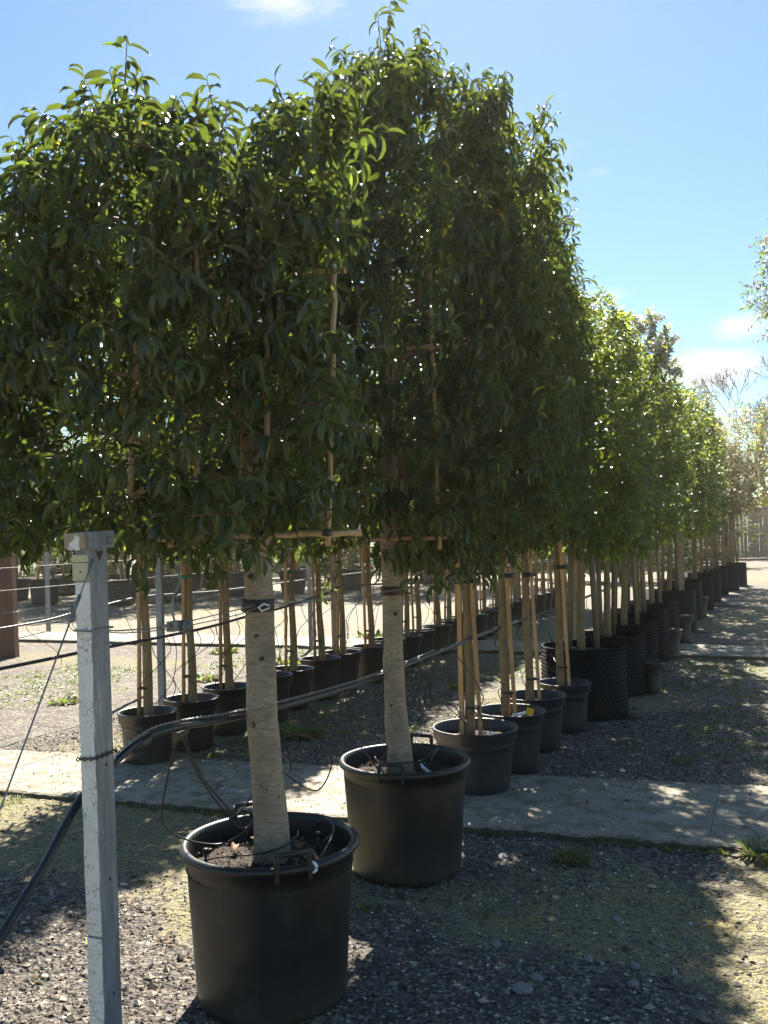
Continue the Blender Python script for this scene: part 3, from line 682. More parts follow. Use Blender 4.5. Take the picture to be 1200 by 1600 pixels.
# --- tree one
B1 = np.array([-1.704, 2.921, 0]); rg1 = np.random.default_rng(11)
t1 = thing('potted_tree', B1, 'largest potted evergreen tree with pale trunk in the nearest big black pot', 'potted tree', 'pleached evergreen trees of the front row')
p = pot_smooth(t1)
handle(p, .215, -.225, R(45) + .02, .545); handle(p, -.215, .215, R(45), .545)
compost(t1, .298, .475, 1, 28); crumbs(t1, .285, .478, 31)
tr = trunk_tube(t1, [(.005, .003, .44), (-.007, -.012, .91), (-.017, -.027, 1.40), (-.011, -.03, 1.63), (-.013, -.04, 2.1), (-.02, -.05, 2.75)], [.071, .057, .0545, .050, .049, .042, .03, .012], 2,
           knots=[((-.022, -.066, .965, -.33), .013), ((.02, -.07, 1.2, .2), .007), ((-.03, -.078, 1.52, -.2), .009), ((-.01, -.083, 1.49, 0), .010), ((.0, -.07, 1.28, 0), .006)])
MB().tube([(.005 + .085 * math.cos(a), .003 + .085 * math.sin(a), .44 + .015 * math.sin(3 * a)) for a in [k * .52 for k in range(13)]], .016, 6, wob=.3).build('root_collar', M['bark_pale'], t1)
MB().lathe([(.056, -.022), (.0595, -.020), (.0595, .020), (.056, .022)], 24).build('strap', M['strap'], t1).location = (-.017, -.028, 1.385)
bpy.context.view_layer.update()
cx = np.array([-2.17, 2.62, 2.28]) - B1
def top1(q): return (.5 + .5 * q[:, 2]) * (-.09 + .10 * q[:, 0])
c1 = crown(rg1, 1750, cx, (.92, .40, .61), -CY * 1.0, .078, nl=(8, 13), L=(.09, .18), inner=.45, droop=.38, top=top1, wob=.10, clump=1.15, thin=.42, shape=10., fwd=.6)
twigs(c1, t1, rg1, M['twig']); big_leaves(c1, t1, B1, rg1, 290)
for k in range(15):
    q = c1['q'][rg1.integers(0, 1750)]; ii = int(rg1.integers(0, 1750)); e = c1['b'][ii]
    z = 1.55 + 1.15 * k / 15
    limb(t1, (-.012, -.04, z), tuple(np.array([-.02, -.04, z]) * .12 + e * .88 + np.array([0, 0, 0])), .019 - .0006 * k, .005, k + 50)
def cane(root, a, b, r, seed, name='cane', m='cane', nodes=5):
    a, b = Vector(a), Vector(b); pts = []; rr = []; n = nodes * 3
    rgl = random.Random(seed); L = (b - a).length
    for i in range(n + 1):
        pts.append(a.lerp(b, i / n) + Vector([(rgl.random() - .5) * .006 for _ in range(3)])); rr.append(r * (1.18 if i % 3 == 0 else 1))
    return MB().tube(pts, rr, 8).build(name, M[m], root)
A = lambda *v: tuple(np.array(v) - B1 + np.array([.02, -.03 if v[2] > 1.75 else -.14, 0]))
cane(t1, A(-1.894, 2.493, 2.62), A(-1.892, 2.511, 1.688), .0095, 1); cane(t1, A(-1.712, 2.573, 2.55), A(-1.709, 2.591, 1.593), .0095, 2)
cane(t1, A(-1.507, 2.66, 2.5), A(-1.505, 2.678, 1.58), .0085, 3); cane(t1, A(-1.319, 2.738, 2.5), A(-1.319, 2.757, 1.6), .0085, 4)
cane(t1, A(-1.66, 2.73, 2.10), A(-1.668, 2.79, 1.585), .0085, 5); cane(t1, A(-1.643, 2.74, 2.05), A(-1.648, 2.795, 1.585), .0085, 6)
cane(t1, A(-1.86, 2.56, 1.632), A(-1.24, 2.84, 1.636), .0095, 7, nodes=7); cane(t1, A(-1.80, 2.59, 1.612), A(-1.62, 2.67, 1.620), .008, 8)
cane(t1, A(-2.02, 2.50, 1.70), A(-1.86, 2.55, 1.83), .0095, 9); cane(t1, A(-1.95, 2.5, 2.48), A(-1.30, 2.78, 2.5), .009, 10)
for (x, y, z) in [(-1.892, 2.505, 1.80), (-1.710, 2.585, 1.64), (-1.507, 2.675, 1.64), (-1.319, 2.75, 1.64), (-1.893, 2.50, 2.05), (-1.711, 2.58, 2.0)]:
    tie(t1, A(x, y, z), .0125, .022)

# --- tree two
B2 = np.array([-1.704, 4.224, 0]); rg2 = np.random.default_rng(12)
t2 = thing('potted_tree', B2, 'tall potted evergreen tree in the second big black pot with two handles', 'potted tree', 'pleached evergreen trees of the front row')
p = pot_smooth(t2, h=.535)
handle(p, .055, -.303, R(8), .53); handle(p, -.025, .303, 0, .53)
compost(t2, .298, .465, 2, 28); crumbs(t2, .285, .468, 32)
trunk_tube(t2, [(-.02, -.01, .44), (-.034, -.024, .95), (-.037, -.035, 1.37), (-.03, -.047, 2.05), (-.02, -.056, 2.7), (-.02, -.06, 3.3)], [.069, .053, .0465, .044, .042, .036, .024, .01], 3,
           knots=[((-.0, -.075, 1.24, .3), .008), ((-.03, -.08, .8, 0), .006)])
MB().lathe([(.047, -.022), (.050, -.020), (.050, .020), (.047, .022)], 24).build('strap', M['strap'], t2).location = (-.037, -.034, 1.35)
c2c = np.array([-1.64, 4.27, 2.67]) - B2
def top2(q): return (q[:, 2] > .3) * (.07 * np.sin(q[:, 0] * 3.5 + 1) - .16 * np.clip(q[:, 0] - .3, 0, 1))
c2 = crown(rg2, 1900, c2c, (.59, .47, 1.13), -CY * .9, .080, nl=(8, 13), L=(.10, .22), inner=.45, droop=.50, top=top2, wob=.14, clump=1.1, thin=.35, fwd=.6)
twigs(c2, t2, rg2, M['twig']); big_leaves(c2, t2, B2, rg2, 290)
for k in range(14):
    e = c2['b'][int(rg2.integers(0, 1900))]; z = 1.6 + 1.7 * k / 14
    limb(t2, (-.03, -.045, z), tuple(e * .88 + np.array([-.03, -.045, z]) * .12), .018 - .0006 * k, .005, k + 80)
A2 = lambda *v: tuple(np.array(v) - B2 + np.array([0, .09, 0]))
cane(t2, A2(-1.45, 3.95, 2.9), A2(-1.44, 3.97, 1.55), .009, 21); cane(t2, A2(-1.80, 3.90, 3.0), A2(-1.80, 3.92, 1.5), .009, 22)
cane(t2, A2(-1.85, 3.92, 1.60), A2(-1.30, 4.02, 1.61), .0095, 23, nodes=6); cane(t2, A2(-1.85, 3.92, 2.5), A2(-1.30, 4.02, 2.5), .0095, 24, nodes=6)

# --- trees three to six: smaller pots, stakes
def mid_tree(base, seed, label, pr, ph, nsh, half, ccen, tm='bark_olive', tr_=(.034, .022), lean=0, stake=True, T=HI, size=.076, leaf='leaf_dark', nl=(8, 12)):
    rgm = np.random.default_rng(seed); root = thing('potted_tree', (base[0], base[1], 0), label, 'potted tree', 'pleached evergreen trees of the front row')
    pot_collar(root, pr, pr * .79, ph); compost(root, pr - .022, ph - .06, seed)
    H = ccen[2] + half[2] * .55
    trunk_tube(root, [(-.03, 0, ph - .09), (-.03 + lean * .4, -.01, 1.0), (-.03 + lean, .0, 1.6), (-.02 + lean, 0, H)], [tr_[0], tr_[0] * .9, tr_[1] * 1.3, tr_[1], .01], seed, tm, 12)
    if stake:
        s = MB(); s.box((0, 0, .6), (.026, .020, 1.3)); o = s.build('stake', M['stake'], root); o.location = (.045, -.02, ph - .1); o.rotation_euler = (0, R(-2.2 - 6 * lean), R(20))
        tie(root, (-.0 + lean * .8, -.01, 1.32), .052, .03, squash=.75)
        tie(root, (-.0, -.01, ph + .12), .05, .012, squash=.75)
    cr_ = crown(rgm, nsh, ccen, half, 0, size, nl=nl, L=(.08, .19), inner=.5, droop=.42, wob=.12, clump=.8)
    twigs(cr_, root, rgm, M['twig']); leaf_mesh('foliage', cr_['p'], cr_['ld'], cr_['ls'], rgm, T, M[leaf], root)
    for k in range(6):
        e = cr_['b'][int(rgm.integers(0, nsh))]; z = 1.6 + (H - 1.7) * k / 6
        limb(root, (-.02 + lean, 0, z), tuple(e * .85 + np.array([0, 0, z]) * .15), .014, .004, seed * 10 + k, n=5)
    return root
t3 = mid_tree((-1.77, 5.58), 33, 'potted evergreen tree with double trunk stake, its pot standing on the concrete path', .262, .41, 1150, (.50, .42, 1.16), (.06, .0, 2.74))
t4 = mid_tree((-1.71, 6.18), 34, 'potted evergreen tree with orange stake and yellow tag in its pot', .235, .405, 950, (.43, .34, 1.12), (.0, .0, 2.72))
t5 = copy_tree(t4, (-1.70, 6.85, 0), R(9), 'potted evergreen tree with slanting stake, between the tagged pot and the sixth pot', 'pleached evergreen trees of the front row', .98)
t6 = mid_tree((-1.62, 7.52), 36, 'potted evergreen tree in the small pot right before the first studded pot', .21, .39, 850, (.27, .36, 1.02), (-.12, .0, 2.62))
MB().box((0, 0, .62), (.028, .024, 1.35)).build('stake', M['stake'], t3).location = (-.075, -.03, .30)

# ------------------------------------------------------------------ studded air pots
def airpot(root, r, h, seed, n=56, rows=18):
    mb = MB(); prof = [(r, 0.0), (r, h), (r - .006, h), (r - .006, h - .12)]; mb.lathe(prof, 48)
    w = mb.build('pot', M['airpot'], root)
    V = []; L = []; k0 = 0
    for j in range(rows):
        for i in range(n):
            a = 2 * math.pi * (i + .5 * (j % 2)) / n; z = (j + .5) * h / rows; s = .0105
            ca, sa = math.cos(a), math.sin(a); tx, ty = -sa, ca
            for (u, v) in ((1, 0), (0, 1), (-1, 0), (0, -1)): V.append((ca * r + tx * u * s, sa * r + ty * u * s, z + v * s))
            V.append((ca * (r + .013), sa * (r + .013), z + .002))
            L += [k0, k0 + 1, k0 + 4, k0 + 1, k0 + 2, k0 + 4, k0 + 2, k0 + 3, k0 + 4, k0 + 3, k0, k0 + 4]; k0 += 5
    o = mesh_np('studs', V, L, np.full(rows * n * 4, 3), M['airpot'], w, False); o['kind'] = 'stuff'
    return w
AIRSP = {}
def air_tree(base, seed, label, r, h, half, ccen, leaf, lime=.0, size=.080, nsh=1150, blossom=0, stems=1, T=LO, post=False, dark=None, stake=True):
    rgm = np.random.default_rng(seed); root = thing('potted_tree', (base[0], base[1], 0), label, 'potted tree', 'trees in studded black pots')
    airpot(root, r, h, seed); compost(root, r - .008, h - .05, seed)
    H = ccen[2] + half[2] * .5
    trunk_tube(root, [(-.02, 0, h - .08), (-.01, 0, 1.0), (.0, .0, 1.6), (0, 0, H)], [.040, .036, .032, .026, .01], seed, 'bark_olive', 12)
    if stake:
        for sx, an in ((-.13, 2.5), (.12, -2.0)):
            s = MB(); s.tube([(0, 0, 0), (0, 0, 1.35)], .026, 10); o = s.build('stake', M['post_wood'], root); o.location = (sx, .02, h - .1); o.rotation_euler = (R(1), R(an), 0)
    cr_ = crown(rgm, nsh, ccen, half, 0, size, nl=(7, 11), L=(.07, .16), inner=.5, droop=.0, wob=.18, clump=.9, upb=.6, shape=3.2, lump=3)
    twigs(cr_, root, rgm, M['twig'], .002)
    q = cr_['q'][cr_['idx']]; young = (rgm.random(len(q)) < lime * np.clip(.35 + 1.4 * (q[:, 2] > .45) + .5 * (cr_['g'][cr_['idx']] > .9), 0, 1.5)) & (cr_['u'] > .55)
    leaf_mesh('foliage', cr_['p'], cr_['ld'], cr_['ls'], rgm, T, M[leaf], root, mats=[M[leaf], M['leaf_lime']], mi=young.astype(int))
    if blossom:
        sel = rgm.permutation(np.nonzero((cr_['q'][cr_['idx']][:, 2] > .5) & (cr_['g'][cr_['idx']] > .8) & (cr_['u'] > .4))[0])[:blossom]
        cl = np.repeat(cr_['p'][sel], 6, 0) + rgm.normal(0, .018, (len(sel) * 6, 3)); D = unit(rgm.normal(size=cl.shape))
        leaf_mesh('blossom', cl, D, np.full(len(cl), .040), rgm, [tmpl(.3, 0, .42, False)], M['petal'], root)
    return root
M['post_wood'] = timber('post_wood', (.15, .12, .075), (.27, .22, .145), (30, 30, 3))
a1 = air_tree((-1.60, 8.25), 61, 'leafy potted tree in the biggest studded pot beside the pale wooden post', .365, .60, (.50, .52, 1.05), (0, .1, 2.50), 'leaf_mid', .30)
AG = 'trees in studded black pots'
a2 = copy_tree(a1, (-1.56, 9.4, 0), R(70), 'leafy potted tree half hidden between the first and second studded pots', AG, .96)
a3 = air_tree((-1.56, 10.5), 62, 'white blossoming potted tree in the second studded pot of the row', .33, .58, (.55, .55, 1.15), (0, .1, 2.68), 'leaf_mid', .30, blossom=700)
a4 = copy_tree(a1, (-1.60, 11.7, 0), R(150), 'leafy potted tree behind the white blossoming one, in a studded pot', AG, (1.0, 1.0, 1.02))
a5 = copy_tree(a1, (-1.60, 13.0, 0), R(200), 'leafy potted tree in the third clearly seen studded pot', AG, (1.0, 1.0, 1.02))
a6 = copy_tree(a1, (-1.56, 15.2, 0), R(40), 'leafy potted tree next to the wooden post standing in the fourth studded pot', AG, (1.05, 1.0, 1.05), skip=('studs',))
a7 = copy_tree(a1, (-1.58, 17.0, 0), R(260), 'leafy potted tree just past the fourth studded pot', AG, (1.0, 1.0, 1.08), skip=('studs',))
a8 = copy_tree(a3, (-1.50, 19.0, 0), R(100), 'blossoming potted tree, last pale flowering crown towards the fence', AG, (1.05, 1.05, 1.04))
a9 = copy_tree(a1, (-1.48, 21.0, 0), R(10), 'leafy potted tree before the brownish crowns near the fence', AG, (1.0, 1.0, 1.03), skip=('studs',))
b1 = air_tree((-1.40, 22.8), 63, 'brownish crowned potted tree, third from the far end of the row', .34, .60, (.62, .6, .82), (0, 0, 2.75), 'leaf_olive', .0, size=.07, nsh=1100)
b2 = copy_tree(b1, (-1.22, 24.6, 0), R(80), 'brownish crowned potted tree, second from the far end of the row', AG, skip=('studs',))
b3 = copy_tree(b1, (-1.10, 26.6, 0), R(170), 'brownish crowned potted tree at the far end of the row by the fence', AG, skip=('studs',))
# small empty looking pots tucked beside the studded ones
SG = 'small grey pots beside the studded pots'
def slim_pot(loc, lab):
    root = thing('plant_pot', loc, lab, 'pot', SG); pot_collar(root, .105, .075, .30, 'pot_brown', 24); compost(root, .09, .25, 4, 12); return root
s1 = slim_pot((-1.16, 9.45, 0), 'slim grey pot tucked against the biggest studded pot')
for loc, lab, s in [((-1.24, 12.05, 0), 'slim grey pot standing at the edge of the far concrete path', 1.15), ((-1.24, 13.6, 0), 'slim grey pot with a white tag, beside the third studded pot', 1.25), ((-1.26, 17.3, 0), 'slim grey pot beside the fourth studded pot', 1.2)]:
    copy_tree(s1, loc, .4, lab, SG, s)

# ------------------------------------------------------------------ second row
RG = 'slim trees of the second row'
def row_tree(x, y, seed, label):
    rgm = np.random.default_rng(seed); root = thing('potted_tree', (x, y, 0), label, 'potted tree', RG)
    pot_collar(root, .205, .16, .385, 'pot', 32); compost(root, .182, .325, seed, 14)
    trunk_tube(root, [(.02, 0, .30), (.0, 0, 1.0), (-.01, .0, 1.6), (0, 0, 2.7)], [.040, .030, .026, .02, .008], seed, 'bark_olive', 10)
    s = MB(); s.tube([(0, 0, 0), (0, 0, 1.25)], .015, 8); o = s.build('stake', M['stake'], root); o.location = (-.045, -.035, .30); o.rotation_euler = (0, R(1), 0)
    tie(root, (-.02, -.015, 1.32), .042, .022, 'green_tie' if seed % 2 else 'rubber', squash=.85); tie(root, (-.02, -.015, .55), .045, .012, squash=.85)
    cr_ = crown(rgm, 420, (0, 0, 2.42), (.36, .33, .86), 0, .085, nl=(7, 10), L=(.09, .2), inner=.5, droop=.3, wob=.14)
    twigs(cr_, root, rgm, M['twig']); young = (rgm.random(len(cr_['p'])) < .10).astype(int)
    leaf_mesh('foliage', cr_['p'], cr_['ld'], cr_['ls'], rgm, LO, M['leaf_mid'], root, mats=[M['leaf_mid'], M['leaf_lime']], mi=young)
    return root
ORD = ['first', 'second', 'third', 'fourth', 'fifth', 'sixth', 'seventh', 'eighth', 'ninth', 'tenth', 'eleventh', 'twelfth', 'thirteenth', 'fourteenth', 'fifteenth', 'sixteenth',
       'seventeenth', 'eighteenth', 'nineteenth', 'twentieth', 'twenty-first', 'twenty-second', 'twenty-third', 'twenty-fourth', 'twenty-fifth', 'twenty-sixth', 'twenty-seventh']
protos = []; rgr = random.Random(9)
for k in range(27):
    y = 5.50 + .555 * k; x = -4.20 + rgr.uniform(-.05, .05)
    lab = '%s slim potted tree of the second row, counted from the metal post end' % ORD[k]
    if k < 3: protos.append(row_tree(x, y, 70 + k, lab))
    else: copy_tree(protos[k % 3], (x, y, 0), rgr.uniform(-.6, .6), lab, RG, (rgr.uniform(.95, 1.05),) * 2 + (rgr.uniform(.96, 1.05),))
for k, (x0, y0, x1, y1, z) in enumerate([(-4.12, 5.1, -4.12, 9.0, 1.52), (-4.12, 8.9, -4.14, 13.0, 1.53)]):
    o = cane(None, (x0, y0, z), (x1, y1, z + .01), .011, 90 + k, 'bamboo_rail', nodes=14)
    tag(o, ['long bamboo rail tied across the first trees of the second row', 'bamboo rail tied across the middle of the second row'][k], 'bamboo rail')

# ------------------------------------------------------------------ far rows left: big brown pots
FG = 'trees in brown pots on the pale gravel'
def far_tree(x, y, seed, lab):
    rgm = np.random.default_rng(seed); root = thing('potted_tree', (x, y, 0), lab, 'potted tree', FG)
    pot_collar(root, .40, .31, .62, 'pot_brown', 28); compost(root, .37, .56, seed, 14)
    trunk_tube(root, [(0, 0, .5), (.02, 0, 1.2), (.0, .0, 1.8), (0, 0, 3.3)], [.05, .045, .04, .02], seed, 'bark_olive', 8)
    s = MB(); s.tube([(0, 0, 0), (0, 0, 1.5)], .03, 8); o = s.build('stake', M['stake'], root); o.location = (-.2, -.03, .5); o.rotation_euler = (0, R(3), 0)
    cr_ = crown(rgm, 760, (0, 0, 2.95), (1.0, .8, 1.25), 0, .15, nl=(6, 8), L=(.15, .3), inner=.5, droop=.2, wob=.16)
    leaf_mesh('foliage', cr_['p'], cr_['ld'], cr_['ls'], rgm, LO, M['leaf_far'], root, mats=[M['leaf_far'], M['leaf_mid']], mi=(rgm.random(len(cr_['p'])) < .3).astype(int))
    return root
f0 = far_tree(-16.8, 18.0, 81, 'potted tree in brown pot next to the reddish timber post')
WHERE = ['just beyond the reddish timber post', 'behind the timber post, second rank', 'seen between the metal post and first slim trees', 'seen between the first two slim trees', 'behind the second slim tree',
         'seen behind the third slim tree', 'behind the largest pale trunk', 'right after the largest pale trunk, boxy pot', 'beyond the fourth slim tree', 'seen between the two big pale trunks', 'beyond the sixth slim tree', 'behind the seventh slim tree', 'far behind the second big tree', 'deep behind the middle of the second row',
         'beyond the eighth slim tree', 'beyond the ninth slim tree', 'beyond the tenth slim tree', 'in the middle rank, by the pale line post', 'in the middle rank behind the metal post', 'in the rear rank behind the metal post', 'in the rear rank, below the first cane frame', 'in the rear rank behind the largest trunk']
for k, (x, y) in enumerate([(-18.7, 19.0), (-18.9, 21.2), (-14.6, 18.2), (-13.9, 19.3), (-15.6, 22.5), (-14.8, 22.7), (-13.4, 21.5), (-12.2, 22.4), (-14.5, 24.1), (-11.2, 24.0), (-20.5, 20.2), (-22.5, 19.6), (-12.0, 26.5), (-9.8, 27), (-9.6, 23.4), (-8.2, 24.6), (-7.2, 26.4), (-17.4, 21.0), (-16.2, 20.2), (-18.2, 24.2), (-16.6, 24.8), (-13.2, 24.4)]):
    copy_tree(f0, (x, y, 0), k * 1.3, 'potted tree in brown pot ' + WHERE[k], FG, (.9 + .03 * (k % 4),) * 3)
# low dark shrubs behind them
rgm = np.random.default_rng(88)
sh0 = thing('potted_shrub', (-16.5, 27, 0), 'round dark shrub in pot behind the brown pots, nearest the timber post', 'shrub', 'round shrubs behind the brown pots')
pot_collar(sh0, .28, .22, .4, 'pot', 20); compost(sh0, .25, .33, 5, 12)
cr_ = crown(rgm, 700, (0, 0, .95), (.8, .8, .62), 0, .13, nl=(6, 8), L=(.1, .2), shape=2.2, inner=.5, droop=.1)
leaf_mesh('foliage', cr_['p'], cr_['ld'], cr_['ls'], rgm, LO, M['leaf_far'], sh0)
for k in range(16):
    copy_tree(sh0, (-26 + 1.55 * k + .3 * math.sin(k * 5), 28.5 + 1.2 * math.sin(k * 2.2), 0), k, 'round dark shrub in pot, %s along the line behind the brown pots' % ORD[k], 'round shrubs behind the brown pots', .85 + .12 * (k % 3))

rgm = np.random.default_rng(89)
hd = thing('hedge', (-21, 33, 0), 'long dark clipped hedge closing the pale gravel behind the potted shrubs', 'hedge'); hd.rotation_euler = (0, 0, R(14))
cr_ = crown(rgm, 9000, (0, 0, 1.45), (20, .8, 1.45), 0, .20, nl=(6, 8), L=(.15, .4), shape=6, inner=.5, droop=.1, lump=9, wob=.06)
leaf_mesh('foliage', cr_['p'], cr_['ld'], cr_['ls'], rgm, LO, M['leaf_far'], hd)
for k in range(14): limb(hd, (-19 + 2.9 * k, 0, 0), (-19 + 2.9 * k + .3, .1, 1.6), .05, .03, 700 + k)
# ------------------------------------------------------------------ background trees
BG_ = 'trees beyond the nursery yard'
def big_tree(x, y, seed, lab, h=9, r=3.2, leaf='leaf_mid', n=620, size=.30, bare=False, lime=.15):
    rgm = np.random.default_rng(seed); root = thing('tree', (x, y, 0), lab, 'tree', BG_); rl = random.Random(seed)
    trunk_tube(root, [(0, 0, 0), (.1, 0, h * .25), (-.1, .1, h * .5), (0, 0, h * .8)], [.22, .17, .12, .04], seed, 'bark_olive', 10)
    mb = MB()
    def grow(p, d, L, rad, dep):
        q = p + d * L; mid = p + d * L * .5 + Vector([(rl.random() - .5) * .12 * L for _ in range(3)])
        mb.tube([p, mid, q], [max(rad, .012), max(rad * .8, .011), max(rad * .6, .010)], 3 if dep > 2 else 6, cap=False)
        if dep >= (6 if bare else 3): return
        for _ in range(3 if dep < 4 else 2):
            nd = (d + Vector([(rl.random() - .5) * 1.25, (rl.random() - .5) * 1.25, (rl.random() - .2) * .6])).normalized(); grow(q, nd, L * rl.uniform(.6, .82), rad * .6, dep + 1)
    for k in range(6 if bare else 5):
        a = k * 2.4; grow(Vector((0, 0, h * (.2 + .08 * k))), Vector((math.cos(a) * .7, math.sin(a) * .7, .8)).normalized(), h * .17, .045 if bare else .09, 0)
    o = mb.build('branches', M['bare_twig' if bare else 'branch'], root); o['kind'] = 'stuff'
    if leaf:
        cr_ = crown(rgm, n, (0, 0, h * .62), (r, r, h * .36), 0, size, nl=(7, 9), L=(.3, .8), shape=2.2, inner=.35, droop=.1, wob=.3, lump=4)
        leaf_mesh('crown', cr_['p'], cr_['ld'], cr_['ls'], rgm, LO, M[leaf], root, mats=[M[leaf], M['leaf_lime']], mi=(rgm.random(len(cr_['p'])) < lime).astype(int))
    return root
M['bare_twig'] = plain('bare_twig', (.22, .19, .15), .8, var=.3)
g1 = big_tree(-24, 52, 91, 'green tree beyond the yard, behind the reddish timber post', 6.5, 3.4)
g2 = big_tree(-.6, 55, 92, 'bare branching tree rising above the fence at the far corner', 9.8, 3, None, bare=True)
g3 = big_tree(-1.2, 51.5, 93, 'orange and olive leaved tree just behind the timber fence', 7.2, 3.4, 'leaf_autumn', lime=.45)
g4 = big_tree(2.0, 54, 94, 'dense green tree behind the fence, past the bare tree', 8.5, 3.6)
for k in range(11):
    copy_tree([g1, g4][k % 2], (-62 + 5.1 * k + 1.5 * math.sin(k * 3), 46 + .9 * k + 3 * math.sin(k * 1.7), 0), k * 1.1, '%s green tree of the distant line beyond the brown pots' % ORD[k], BG_, .62 + .1 * math.sin(k * 2.3))
copy_tree(g2, (1.6, 60, 0), 2.1, 'second bare tree further back beside the yard corner', BG_, .95)
copy_tree(g4, (7.5, 52, 0), .7, 'green tree behind the fence, out to the side', BG_, 1)

# small-leaved potted tree whose edge reaches in at the side
rgm = np.random.default_rng(99)
rt = thing('potted_tree', (.78, 13.1, 0), 'tall potted tree across the yard, only its leafy twiggy edge showing', 'potted tree')
pot_collar(rt, .3, .24, .5, 'pot', 32); compost(rt, .27, .43, 6, 14)
trunk_tube(rt, [(0, 0, .4), (.02, 0, 1.5), (.0, .0, 2.5), (0, 0, 5.0)], [.045, .04, .03, .01], 7, 'bark_olive', 10)
cr_ = crown(rgm, 520, (0, 0, 4.75), (.74, .74, .88), 0, .085, nl=(9, 14), L=(.25, .5), shape=2.4, inner=.4, droop=-.1, upb=.8, wob=.25)
twigs(cr_, rt, rgm, M['twig'], .002); leaf_mesh('foliage', cr_['p'], cr_['ld'], cr_['ls'], rgm, LO, M['leaf_mid'], rt, mats=[M['leaf_mid'], M['leaf_bronze']], mi=(rgm.random(len(cr_['p'])) < .35).astype(int))
for k in range(8):
    e = cr_['b'][int(rgm.integers(0, 520))]; limb(rt, (0, 0, 3.4 + .18 * k), tuple(e), .014, .004, 300 + k, n=5)

# ------------------------------------------------------------------ timber fence and pallets
fence = thing('timber_fence', (-1.09, 46.5, 0), 'weathered timber fence with framed board panels closing the far end of the yard', 'fence')
fence.rotation_euler = (0, 0, R(12))
bme = None; rf = random.Random(3)
for k in range(118):
    x = -13.5 + .172 * k; h = 2.35 + rf.uniform(-.03, .03)
    if bme is None:
        ob = MB().box((0, 0, 1.2), (.155, .022, 2.3)).build('board', M['old_wood'], fence); bme = ob
    else: ob = bme.copy(); link(ob, fence)
    ob.location = (x, .02 * (k % 2), 0); ob.scale = (1, 1, h / 2.35)
for x0 in [-13.6 + 2.55 * k for k in range(9)]:
    o = MB().box((0, 0, 1.3), (.14, .12, 2.6)).build('post', M['old_wood'], fence); o.location = (x0, -.085, 0)
    for z in (.28, 1.3, 2.33):
        o = MB().box((0, 0, 0), (2.38, .05, .13)).build('rail', M['old_wood'], fence); o.location = (x0 + 1.275, -.04, z)
PGp = 'wooden pallets stacked before the timber fence'
def pallet(loc, rz, lab):
    mb = MB()
    for k in range(7): mb.box((0, -.5 + k * .1667, .125), (1.2, .10, .02))
    for y in (-.45, 0, .45):
        mb.box((0, y, .105), (1.2, .1, .02)); mb.box((0, y, .012), (1.2, .1, .02))
        for x in (-.53, 0, .53): mb.box((x, y, .0585), (.12, .1, .072))
    o = mb.build('wooden_pallet', M['pallet_wood']); o.location = loc; o.rotation_euler = (0, 0, rz); return tag(o, lab, 'pallet', PGp)
pme = None
STK = [(-2.3, 38.5, 13, 'tallest stack, nearest the end of the row'), (-3.9, 38.9, 10, 'middle stack'), (-5.9, 40, 12, 'stack seen between the stakes'), (-8.3, 41, 9, 'farthest stack behind the second row')]
for (x, y, n, where) in STK:
    for k in range(n):
        lab = 'orange brown pallet, %s up in the %s' % (ORD[k], where)
        if pme is None: pme = pallet((x, y, 0), .2, lab)
        else:
            o = pme.copy(); COL.objects.link(o); o['label'] = lab
            o.location = (x + rf.uniform(-.03, .03), y + rf.uniform(-.03, .03), .137 * k + .001); o.rotation_euler = (0, 0, .2 + rf.uniform(-.04, .04))

# ------------------------------------------------------------------ galvanised end post
post = thing('end_post', (-1.655, 1.985, .026), 'galvanised steel end post with flaking white painted strip and bracket on top', 'post')
post.rotation_euler = (R(1.6), 0, 0); post.scale = (.82, .82, 1)
W, D_, HP = .058, .087, 1.600
def wallbox(name, w, d, z0, z1, m, parent, t=.004):
    mb = MB(); r = .006; pts = []
    for (sx, sy) in ((1, 1), (-1, 1), (-1, -1), (1, -1)):
        a0 = math.atan2(sy, sx) 
        for k in range(4):
            a = (0 if (sx, sy) == (1, 1) else 90 if (sx, sy) == (-1, 1) else 180 if (sx, sy) == (-1, -1) else 270) + 30 * k
            pts.append((sx * (w / 2 - r) + r * math.cos(R(a)), sy * (d / 2 - r) + r * math.sin(R(a))))
    n = len(pts); V = [(x, y, z0) for x, y in pts] + [(x, y, z1) for x, y in pts]
    F = [(k, (k + 1) % n, n + (k + 1) % n, n + k) for k in range(n)] + [tuple(range(n))[::-1], tuple(n + k for k in range(n))]
    return mb.add(V, F, False).build(name, m, parent)
body = wallbox('steel_section', W, D_, -.02, HP, M['galv'], post)
for z0, z1 in ((-.02, .578), (.584, 1.50)):
    wf = MB(); n = 30; rl = random.Random(int(z1 * 10)); V = []; F = []
    for i in range(n + 1):
        z = z0 + (z1 - z0) * i / n; e1 = rl.uniform(0, .003); e2 = rl.uniform(0, .004)
        V += [(-W / 2 + e1, -D_ / 2 - .004, z), (W / 2 - e2, -D_ / 2 - .004, z), (-W / 2 + e1, -D_ / 2 + .001, z), (W / 2 - e2, -D_ / 2 + .001, z)]
    for i in range(n):
        a = 4 * i; F += [(a, a + 1, a + 5, a + 4), (a, a + 4, a + 6, a + 2), (a + 1, a + 3, a + 7, a + 5)]
    F += [(0, 2, 3, 1), (4 * n, 4 * n + 1, 4 * n + 3, 4 * n + 2)]
    wf.add(V, F, False).build('painted_strip', M['flaky'], post)
lp = MB(); lp.box((0, -D_ / 2 - .0075, 1.527), (.060, .006, .047)); lp.box((0, -D_ / 2 - .0075, 1.562), (.060, .006, .019)); pl = lp.build('name_plate', M['label_plate'], post)
MB().box((.002, -D_ / 2 - .0115, 1.527), (.008, .0015, .003)).build('plate_screw', M['rubber'], pl)
